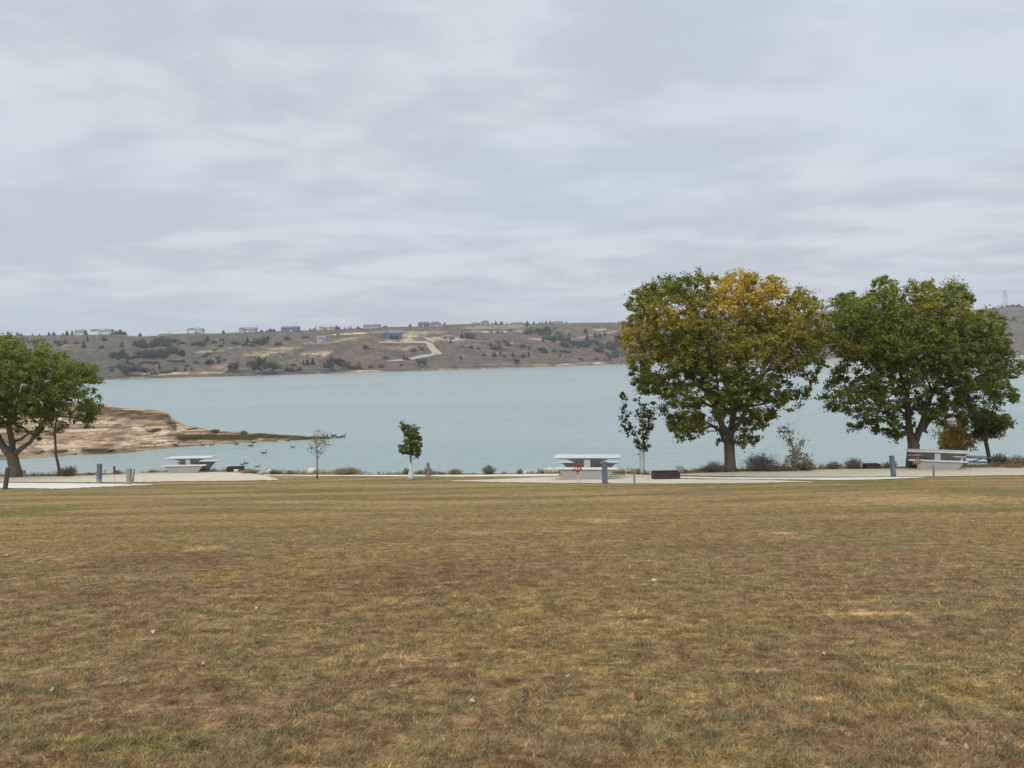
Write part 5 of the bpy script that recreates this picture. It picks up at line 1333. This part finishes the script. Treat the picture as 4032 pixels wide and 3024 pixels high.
def house(label, x0, x1, yt, yb, wall, roof, parts=None, rot=0, roof_k=.38, hip=False, wing=None, deck=False, dep=9, name='house'):
    B = on_hill((x0 + x1) / 2, yb); D = B.y; s = D / F
    W = (x1 - x0) * s; H = (yb - yt) * s; hw = H * (1 - roof_k); hr = H * roof_k
    r = empty(name, (B.x, B.y + 2, B.z - .3), rot, label, 'house')
    b = MB(); b.box(-W / 2, W / 2, -dep / 2, dep / 2, -2.5, hw); b.build('wall', HM[wall], r)
    o = .5; f = MB()
    hx_ = W / 2 + o; hy_ = dep / 2 + o; ridge = max(.5, W / 2 - (dep * .45 if hip else 0)) + (0 if hip else o)
    z = hw + .002
    f.add([(-hx_, -hy_, z), (hx_, -hy_, z), (hx_, hy_, z), (-hx_, hy_, z), (-ridge, 0, z + hr), (ridge, 0, z + hr), (-hx_, -hy_, z - .25), (hx_, -hy_, z - .25), (hx_, hy_, z - .25), (-hx_, hy_, z - .25)],
          [(0, 1, 5, 4), (2, 3, 4, 5), (1, 2, 5), (3, 0, 4), (6, 7, 1, 0), (7, 8, 2, 1), (8, 9, 3, 2), (9, 6, 0, 3), (9, 8, 7, 6)])
    rf = f.build('roof', HM[roof], r)
    c = MB(); c.box(W * .18, W * .18 + .9, -.5, .4, hw + hr * .6, hw + hr + .9); c.build('chimney', HM['rgrey'], rf)
    nw = max(2, int(W / 3.6)); wm = MB(); wm.box(-.6, .6, -.06, .06, -.65, .65); pm = MB(); pm.box(-.5, .5, -.08, -.065, -.55, .55)
    w0 = p0 = None
    for k in range(nw):
        x = -W / 2 + W * (k + .5) / nw
        for zz_ in ([hw * .62] if hw < 3.6 else [hw * .28, hw * .72]):
            if k == nw // 2 and zz_ < hw * .5: continue
            if w0 is None: o_ = w0 = wm.build('window', HM['trim'], r); p0 = pm.build('pane', HM['glass'], w0)
            else: o_ = w0.copy(); COL.objects.link(o_); q = p0.copy(); COL.objects.link(q); q.parent = o_
            o_.location = (x, -dep / 2 - .05, zz_)
    d = MB(); d.box(-.9, .9, -dep / 2 - .08, -dep / 2 - .003, .1, min(2.2, hw * .6)); dd = d.build('door', HM['glass' if deck else 'trim'], r); dd.location.x = -W / 2 + W * (nw // 2 + .5) / nw
    if wing:
        (k0, k1, kh) = wing
        g = MB(); a0, a1 = -W / 2 + W * k0, -W / 2 + W * k1; hh = hw * kh
        g.box(a0, a1, -dep / 2 - 4, -dep / 2 + .01, -2.5, hh); wg = g.build('front_wing', HM[wall], r)
        mx_ = (a0 + a1) / 2; g = MB(); zz_ = hh + .002
        g.add([(a0 - .4, -dep / 2 - 4.4, zz_), (a1 + .4, -dep / 2 - 4.4, zz_), (mx_, -dep / 2 - 4.4, zz_ + hr * .9), (a0 - .4, 0, zz_), (a1 + .4, 0, zz_), (mx_, 0, zz_ + hr * .9)], [(0, 1, 2), (3, 5, 4), (0, 2, 5, 3), (1, 4, 5, 2), (0, 3, 4, 1)])
        g.build('wing_roof', HM[roof], wg)
    if deck:
        g = MB(); g.box(-W * .42, W * .42, -dep / 2 - 3, -dep / 2 - .09, hw * .42, hw * .42 + .25)
        for k in range(6):
            x = -W * .42 + .1 + k * (W * .84 - .2) / 5; g.box(x - .1, x + .1, -dep / 2 - 2.9, -dep / 2 - 2.7, -2, hw * .42 - .002)
        g.box(-W * .42, W * .42, -dep / 2 - 2.98, -dep / 2 - 2.9, hw * .42 + .95, hw * .42 + 1.05); g.build('deck', HM['trim'] if deck == 1 else HM['dark'], r)
    return r
house('pale beige house, leftmost on the skyline across the lake', 297, 331, 1297, 1319, 'cream', 'rgreen', roof_k=.35)
house('long white house with a dark roof on the skyline, left end', 366, 440, 1294.5, 1316, 'white', 'rgreen', wing=(.0, .45, 1.05))
house('low grey brown house barely above the skyline, third from the left', 628, 678, 1309.5, 1320, 'tan', 'rtan', roof_k=.5, hip=True)
house('white house with a porch gable on the skyline above the scrubby slope', 745, 803, 1291, 1313, 'white', 'rgrey', wing=(.25, .6, 1.1), deck=1)
house('pale grey house on the skyline, right of a single dark bush', 945, 1007, 1287.5, 1308, 'grey', 'rgrey', wing=(.05, .35, 1.0))
house('dark slate blue flat looking house on the skyline', 1109, 1176, 1283, 1304, 'blue', 'rblue', roof_k=.3)
house('long tan house with trees at its right end on the skyline', 1257, 1322, 1283, 1298, 'tan', 'rtan', wing=(.05, .35, .9))
house('long blue grey house with a thin roof, above the big dark house', 1432, 1496, 1275.5, 1292, 'grey', 'rblue', roof_k=.4)
house('big dark blue two storey house standing on the slope by the dirt road', 1506, 1580, 1299, 1333, 'blue', 'rblue', roof_k=.36, deck=2, wing=(.1, .45, .95), dep=12)
house('dark gabled house on the skyline left of its lighter neighbour', 1648, 1687, 1266.5, 1285, 'dark', 'roof', roof_k=.45)
house('dark grey hip roofed house on the skyline touching the gabled one', 1690, 1737, 1265, 1283.5, 'grey', 'roof', roof_k=.55, hip=True)
house('small white and blue house on the slope with pale ground around it', 1250, 1282, 1321, 1345, 'grey', 'rgrey', roof_k=.4, wing=(.3, .8, .9))
house('small navy house on the slope in a pale yard, right of the dirt road', 1747, 1784, 1318, 1334, 'navy', 'rblue', roof_k=.4)
house('low grey roofed house peeping over the skyline', 1855, 1882, 1268, 1276, 'grey', 'rgrey', roof_k=.6, hip=True)
house('grey house with a steep dark roof among small cedars on the skyline', 1897, 1931, 1261, 1275.5, 'grey', 'roof', roof_k=.6, hip=True)
house('low house with a wide dark roof on the skyline between rows of cedars', 2010, 2066, 1268.5, 1278, 'tan', 'roof', roof_k=.55, hip=True)
house('long low grey house, rightmost on the skyline before the yellow tree', 2165, 2216, 1263, 1273.5, 'grey', 'rgrey', roof_k=.45)
house('small dark shed beside a pale turnaround high on the slope', 2352, 2372, 1281, 1289, 'dark', 'roof', roof_k=.3, dep=6, name='shed')
house('tiny white trailer half hidden by dark brush on the slope', 2008, 2022, 1344, 1353, 'white', 'rgrey', roof_k=.15, dep=5, name='trailer')
house('white low building on the right skyline above the green cottonwood', 3838, 3872, 1226, 1236, 'white', 'rgrey', roof_k=.3, dep=8, name='shed')
house('tiny rusty tank house on the slope right of the dirt road', 1683, 1692, 1318, 1327, 'dark', 'roof', roof_k=.4, dep=3, name='shed')

# ------------------------------------------------------------------ pylon on the right skyline
def pylon():
    B = on_hill(3957, 1214); s = B.y / F; H = (1214 - 1142) * s
    r = empty('power_pylon', B, .3, 'tall faint lattice power pylon on the right skyline', 'pylon')
    mb = MB(); w0, w1 = 8.5 * s, 5.5 * s
    for sx in (-1, 1):
        for sy in (-1, 1): mb.tube([(sx * w0, sy * w0 * .5, 0), (sx * w1, sy * w1 * .4, H)], .22, 4)
    n = 6
    for k in range(n):
        a = k / n; b = (k + 1) / n; wa = w0 + (w1 - w0) * a; wb = w0 + (w1 - w0) * b
        mb.tube([(-wa, -wa * .5, H * a), (wb, -wb * .5, H * b)], .10, 3); mb.tube([(wa, -wa * .5, H * a), (-wb, -wb * .5, H * b)], .10, 3)
    mb.build('mast', M_GREYM, r)
    for k, z in enumerate((.72, .98)):
        c = MB(); c.tube([(-w0 * 1.5, 0, H * z), (w0 * 1.5, 0, H * z)], .25, 4); c.build('cross_arm', M_GREYM, r)
pylon()

# ------------------------------------------------------------------ shrubs and trees on the hillside
def blob_mesh(kind, seed, n=230):
    rng = np.random.default_rng(seed)
    if kind == 'cedar':
        z = rng.uniform(0, 1, n) ** 1.2; a = rng.uniform(0, 2 * PI, n); r = (1 - z) ** .8 * .42 * rng.uniform(.55, 1, n)
        P = np.stack([r * np.cos(a), r * np.sin(a), z * .96 + .02], 1); sz = .17
    elif kind == 'tree':
        L = rng.normal(size=(7, 3)) * np.array((.24, .2, .13)) + np.array((0, 0, .55)); i = rng.integers(0, 7, n); d = rng.normal(size=(n, 3)); d /= np.linalg.norm(d, axis=1, keepdims=True)
        P = L[i] + d * .24 * rng.uniform(.6, 1, (n, 1)); P[:, 2] = np.clip(P[:, 2], .03, 1); sz = .14
    else:
        d = rng.normal(size=(n, 3)); d /= np.linalg.norm(d, axis=1, keepdims=True); d[:, 2] = np.abs(d[:, 2]); lump = 1 + .25 * np.sin(np.arctan2(d[:, 1], d[:, 0]) * 3 + seed)
        P = d * np.array((.5, .45, .8)) * rng.uniform(.55, 1.05, (n, 1)) * lump[:, None]; sz = .17
    nn = P - np.array((0, 0, .35)); nn = nn / (np.linalg.norm(nn, axis=1, keepdims=True) + 1e-6) + rng.normal(size=(n, 3)) * .45 + np.array((0, 0, .4)); nn /= np.linalg.norm(nn, axis=1, keepdims=True)
    v, f = leaf_cloud(P, nn, sz, rng, .9)
    return v, f, rng
HSPEC = dict(cedar=('cedar', [(.035, .045, .035), (.028, .036, .030)]), scrub=('bush', [(.052, .064, .034), (.066, .072, .040)]), brown=('bush', [(.075, .058, .048), (.09, .07, .055)]),
             willow=('tree', [(.085, .115, .040), (.065, .095, .040)]), lime=('tree', [(.17, .19, .07), (.14, .16, .07)]), green=('tree', [(.055, .085, .045), (.05, .075, .045)]))
PROTO = {}
for k, (sh, cs) in HSPEC.items():
    PROTO[k] = []
    for s_ in range(3):
        v, f, rng = blob_mesh(sh, 40 + s_ * 7 + len(k))
        c = np.array(cs)[rng.integers(0, 2, len(f))] * rng.uniform(.65, 1.35, (len(f), 1))
        o = mesh_obj('tmp', v, f, M_LEAF, col=np.repeat(c, 4, axis=0)); me = o.data; me.name = k + '_foliage'; bpy.data.objects.remove(o); PROTO[k].append(me)
NMS = dict(cedar=('cedar_tree', 'small dark cedar dotted over the hillside across the lake', 'tree', 'dark cedars on the far hillside'), scrub=('hillside_shrub', 'grey green scrub bush on the slope across the lake', 'bush', 'grey green scrub on the far hillside'),
           brown=('hillside_shrub', 'small dark brown bush on the slope across the lake', 'bush', 'brown bushes on the far hillside'), green=('hillside_tree', 'bluish green tree in the wooded draw on the far slope', 'tree', 'green trees in the wooded draws across the lake'),
           lime=('hillside_tree', 'pale yellow green tree on the far slope', 'tree', 'yellow green trees across the lake'), willow=('willow_tree', 'soft green willow at the far waterline', 'tree', 'green willows along the far shore'))
HR = random.Random(5); NH = 0
def hshrub(px, py, w, h, kind, label=None):
    """a plant on the hill; px,py is its foot, w,h its size as seen"""
    global NH
    B = on_hill(px, py); s = B.y / F
    nm, lb, ct, gr = NMS[kind]
    o = bpy.data.objects.new(nm, HR.choice(PROTO[kind])); COL.objects.link(o)
    o.location = (B.x, B.y, B.z - .25); g_ = 1.35 if kind == 'willow' else 1.1; o.scale = (w * s * g_, w * s * .9 * g_, h * s * 1.15 * g_); o.rotation_euler = (0, 0, HR.uniform(0, 6.28))
    tag(o, label or lb, ct, None if label else gr); NH += 1
    return o
# singled-out ones
for a in [(1290 - 0, 0, 0, 0)][:0]: pass
hshrub(2033, 1437, 36, 28, 'green', 'round dark green bush alone near the far waterline in the middle of the photo')
for px, py, w_, h_ in [(1650, 1446, 22, 24), (1672, 1446, 26, 26), (1665, 1447, 22, 20)]: hshrub(px, py, w_, h_, 'willow')
for px, py, w_, h_ in [(490, 1480, 52, 34), (530, 1479, 56, 36), (570, 1478, 46, 28), (1000, 1469, 46, 36), (1025, 1470, 54, 44), (1060, 1469, 50, 34), (1085, 1468, 40, 24), (925, 1465, 40, 28), (905, 1464, 34, 24), (1290, 1460, 36, 26), (1315, 1460, 50, 38), (1345, 1459, 42, 40), (1362, 1458, 34, 26)]: hshrub(px, py, w_, h_, 'willow')
for px, py, w_, h_ in [(1355, 1450, 26, 28), (1415, 1446, 20, 22), (2075, 1290, 26, 20), (2095, 1300, 24, 14), (2160, 1318, 30, 14), (2200, 1318, 34, 14), (2240, 1322, 26, 12), (2010, 1305, 20, 10), (845, 1384, 30, 12)]: hshrub(px, py, w_, h_, 'lime')
# skyline plants
for px, w_, h_ in [(70, 14, 11), (85, 12, 8), (128, 8, 9), (155, 10, 7), (193, 16, 12), (212, 20, 12), (248, 12, 9), (264, 20, 17), (284, 13, 18), (340, 14, 14), (445, 18, 9), (458, 18, 13), (470, 20, 14), (482, 22, 15), (492, 22, 13), (500, 16, 9), (880, 18, 11), (1030, 18, 8), (1050, 12, 7),
                   (1066, 22, 12), (1080, 14, 10), (1222, 14, 8), (1235, 14, 8), (1243, 8, 16), (1326, 16, 14), (1335, 14, 10), (1358, 10, 7), (1372, 6, 11), (1382, 10, 9), (1410, 24, 7), (1515, 16, 6), (1522, 6, 8), (1612, 8, 10), (1617, 10, 12), (1751, 8, 12), (1885, 10, 7), (1938, 12, 6), (1952, 12, 13), (1974, 16, 13), (1996, 8, 8),
                   (2076, 12, 12), (2102, 12, 10), (2125, 8, 8), (2136, 7, 9), (2150, 12, 11), (2164, 10, 10), (2230, 8, 8), (3945, 12, 8), (3985, 26, 9), (4010, 30, 8), (3965, 14, 7)]:
    hshrub(px, interp(SKYL, px) + 1, w_, h_, 'cedar' if HR.random() < .75 else 'brown')
hshrub(558, 1322, 15, 14, 'scrub', 'lone pale green bush on the bare skyline dip, left part')
# singles on the slope
for px, py, w_, h_, k in [(330, 1370, 22, 26, 'cedar'), (344, 1342, 16, 18, 'cedar'), (220, 1352, 20, 14, 'scrub'), (235, 1362, 22, 22, 'scrub'), (255, 1352, 16, 14, 'scrub'), (300, 1352, 20, 10, 'scrub'), (410, 1342, 22, 16, 'scrub'), (400, 1372, 26, 12, 'scrub'), (480, 1366, 18, 20, 'scrub'),
                          (2105, 1437, 0, 0, None), (1905, 1402, 20, 10, 'brown'), (1950, 1404, 22, 12, 'cedar'), (1970, 1400, 14, 20, 'cedar'), (1985, 1404, 18, 10, 'brown'), (2020, 1404, 20, 16, 'cedar'), (2060, 1405, 26, 11, 'scrub'), (1815, 1413, 16, 12, 'cedar'),
                          (1945, 1400, 20, 14, 'brown'), (2082, 1403, 14, 18, 'cedar'), (2205, 1404, 12, 11, 'cedar'), (1590, 1417, 14, 16, 'cedar'), (1600, 1417, 22, 12, 'brown'), (1612, 1418, 12, 8, 'brown'), (1650, 1368, 12, 9, 'brown'), (1775, 1349, 16, 9, 'cedar'), (1820, 1367, 14, 7, 'brown'), (1855, 1371, 22, 10, 'scrub'), (1885, 1374, 18, 7, 'brown'),
                          (1930, 1361, 20, 12, 'scrub'), (1945, 1376, 30, 16, 'scrub'), (1965, 1370, 24, 12, 'scrub'), (1960, 1350, 26, 8, 'brown'), (1990, 1350, 26, 12, 'scrub'), (2000, 1362, 26, 14, 'scrub'), (2060, 1370, 28, 16, 'scrub'), (2085, 1375, 18, 11, 'cedar'), (2135, 1380, 34, 14, 'scrub'), (2145, 1388, 26, 12, 'scrub'),
                          (2180, 1384, 20, 10, 'scrub'), (2215, 1387, 34, 10, 'scrub'), (2235, 1388, 22, 9, 'scrub'), (2253, 1372, 14, 10, 'cedar'), (2275, 1372, 14, 9, 'cedar'), (2350, 1418, 16, 14, 'scrub'), (2402, 1419, 26, 18, 'green'), (2380, 1418, 14, 8, 'brown'), (2285, 1415, 18, 8, 'brown'), (2305, 1310, 24, 14, 'cedar'), (2312, 1332, 18, 16, 'cedar'), (2345, 1341, 20, 24, 'green'), (2362, 1338, 22, 22, 'green'), (2382, 1332, 14, 20, 'green'),
                          (2138, 1345, 14, 14, 'cedar'), (2178, 1348, 26, 20, 'cedar'), (1965, 1310, 8, 9, 'cedar'), (1935, 1310, 10, 10, 'cedar'), (1958, 1311, 10, 7, 'cedar'), (1978, 1311, 8, 8, 'cedar'), (1890, 1302, 8, 6, 'cedar'), (1845, 1303, 8, 7, 'cedar'), (1832, 1301, 6, 7, 'cedar'), (1820, 1302, 7, 6, 'cedar'), (1818, 1330, 24, 14, 'cedar'), (1850, 1334, 34, 20, 'green'), (1865, 1333, 30, 20, 'green'), (1835, 1333, 24, 16, 'green'),
                          (1095, 1359, 32, 16, 'brown'), (1200, 1331, 28, 9, 'brown'), (1210, 1330, 20, 7, 'brown'), (1132, 1338, 30, 11, 'brown'), (1128, 1337, 20, 10, 'scrub'), (1330, 1318, 14, 6, 'brown'), (1210, 1437, 22, 20, 'cedar'), (1195, 1437, 18, 16, 'cedar'), (1232, 1436, 20, 22, 'cedar'), (1238, 1436, 12, 14, 'cedar'), (1215, 1438, 16, 14, 'brown'),
                          (1155, 1440, 22, 10, 'scrub'), (1150, 1462, 40, 14, 'scrub'), (1130, 1461, 26, 16, 'brown'), (1180, 1460, 24, 14, 'brown'), (1395, 1454, 34, 16, 'brown'), (1415, 1452, 26, 14, 'brown'), (1385, 1453, 20, 12, 'cedar'), (1460, 1448, 24, 10, 'brown'), (1500, 1446, 28, 9, 'brown'), (1580, 1440, 20, 8, 'brown'), (1520, 1412, 24, 12, 'scrub'), (1440, 1372, 30, 14, 'scrub'), (1630, 1385, 30, 14, 'scrub'), (1660, 1378, 20, 12, 'brown'),
                          (1005, 1352, 26, 18, 'scrub'), (975, 1350, 22, 20, 'cedar'), (1055, 1338, 20, 14, 'cedar'), (1040, 1345, 24, 20, 'scrub'), (1020, 1352, 26, 20, 'scrub'), (1048, 1352, 24, 14, 'scrub'), (965, 1360, 30, 12, 'scrub'), (990, 1364, 34, 12, 'scrub'), (920, 1354, 20, 12, 'scrub'), (935, 1356, 22, 10, 'scrub'), (1030, 1358, 30, 10, 'scrub'), (870, 1366, 22, 12, 'scrub'), (882, 1356, 10, 14, 'cedar'), (845, 1350, 16, 10, 'scrub'), (875, 1340, 22, 8, 'brown'),
                          (815, 1345, 24, 22, 'scrub'), (800, 1358, 22, 14, 'scrub'), (840, 1352, 14, 14, 'scrub'), (820, 1396, 22, 10, 'scrub'), (805, 1406, 24, 12, 'scrub'), (860, 1412, 22, 10, 'scrub'), (820, 1435, 30, 12, 'cedar'), (825, 1425, 34, 12, 'scrub'), (862, 1430, 18, 16, 'scrub'), (885, 1418, 16, 8, 'brown'), (628, 1452, 14, 18, 'cedar'), (728, 1460, 14, 12, 'cedar'), (755, 1458, 12, 10, 'cedar'), (640, 1470, 34, 12, 'brown'), (665, 1468, 30, 14, 'brown'), (610, 1474, 30, 10, 'brown'),
                          (690, 1462, 18, 16, 'brown'), (735, 1445, 16, 9, 'scrub'), (770, 1430, 18, 9, 'scrub'), (500, 1430, 22, 12, 'scrub'), (520, 1438, 20, 12, 'scrub'), (440, 1460, 20, 10, 'scrub'), (450, 1448, 40, 8, 'scrub')]:
    if k: hshrub(px, py, w_, h_, k)
# thickets: dense patches of scrub on the slope
for cx, cy, rx, ry, n_, kind, w_, h_ in [(590, 1360, 80, 10, 26, 'scrub', 30, 18), (640, 1345, 30, 12, 10, 'scrub', 24, 18), (470, 1402, 40, 12, 12, 'scrub', 26, 18), (500, 1410, 34, 8, 8, 'scrub', 24, 12), (600, 1405, 60, 12, 22, 'green', 34, 24), (690, 1385, 30, 12, 10, 'scrub', 26, 18), (720, 1395, 24, 10, 7, 'cedar', 24, 14), (700, 1350, 26, 8, 6, 'scrub', 24, 12),
                                          (780, 1360, 24, 8, 6, 'scrub', 24, 14), (590, 1430, 36, 4, 8, 'scrub', 24, 8), (690, 1424, 46, 5, 9, 'scrub', 24, 9), (810, 1430, 40, 5, 7, 'scrub', 22, 10), (2120, 1312, 60, 9, 14, 'green', 30, 16), (2200, 1338, 60, 8, 12, 'scrub', 30, 16), (2270, 1362, 60, 9, 14, 'green', 32, 16), (2380, 1375, 60, 16, 16, 'green', 34, 20), (2450, 1350, 30, 20, 10, 'scrub', 30, 20),
                                          (2420, 1400, 40, 12, 8, 'scrub', 30, 14), (2160, 1296, 26, 5, 7, 'cedar', 16, 9), (1240, 1435, 0, 0, 0, 'scrub', 1, 1), (2320, 1355, 40, 10, 8, 'green', 28, 14), (2700, 1360, 200, 40, 10, 'scrub', 30, 16), (4000, 1290, 60, 40, 8, 'brown', 18, 10), (3420, 1300, 100, 60, 6, 'scrub', 20, 12), (1100, 1405, 200, 12, 8, 'brown', 12, 6), (2200, 1412, 200, 10, 8, 'brown', 12, 6)]:
    for k in range(n_):
        a = HR.uniform(0, 2 * PI); q = HR.random() ** .5
        hshrub(cx + rx * q * math.cos(a), cy + ry * q * math.sin(a), w_ * HR.uniform(.6, 1.1), h_ * HR.uniform(.6, 1.1), kind)
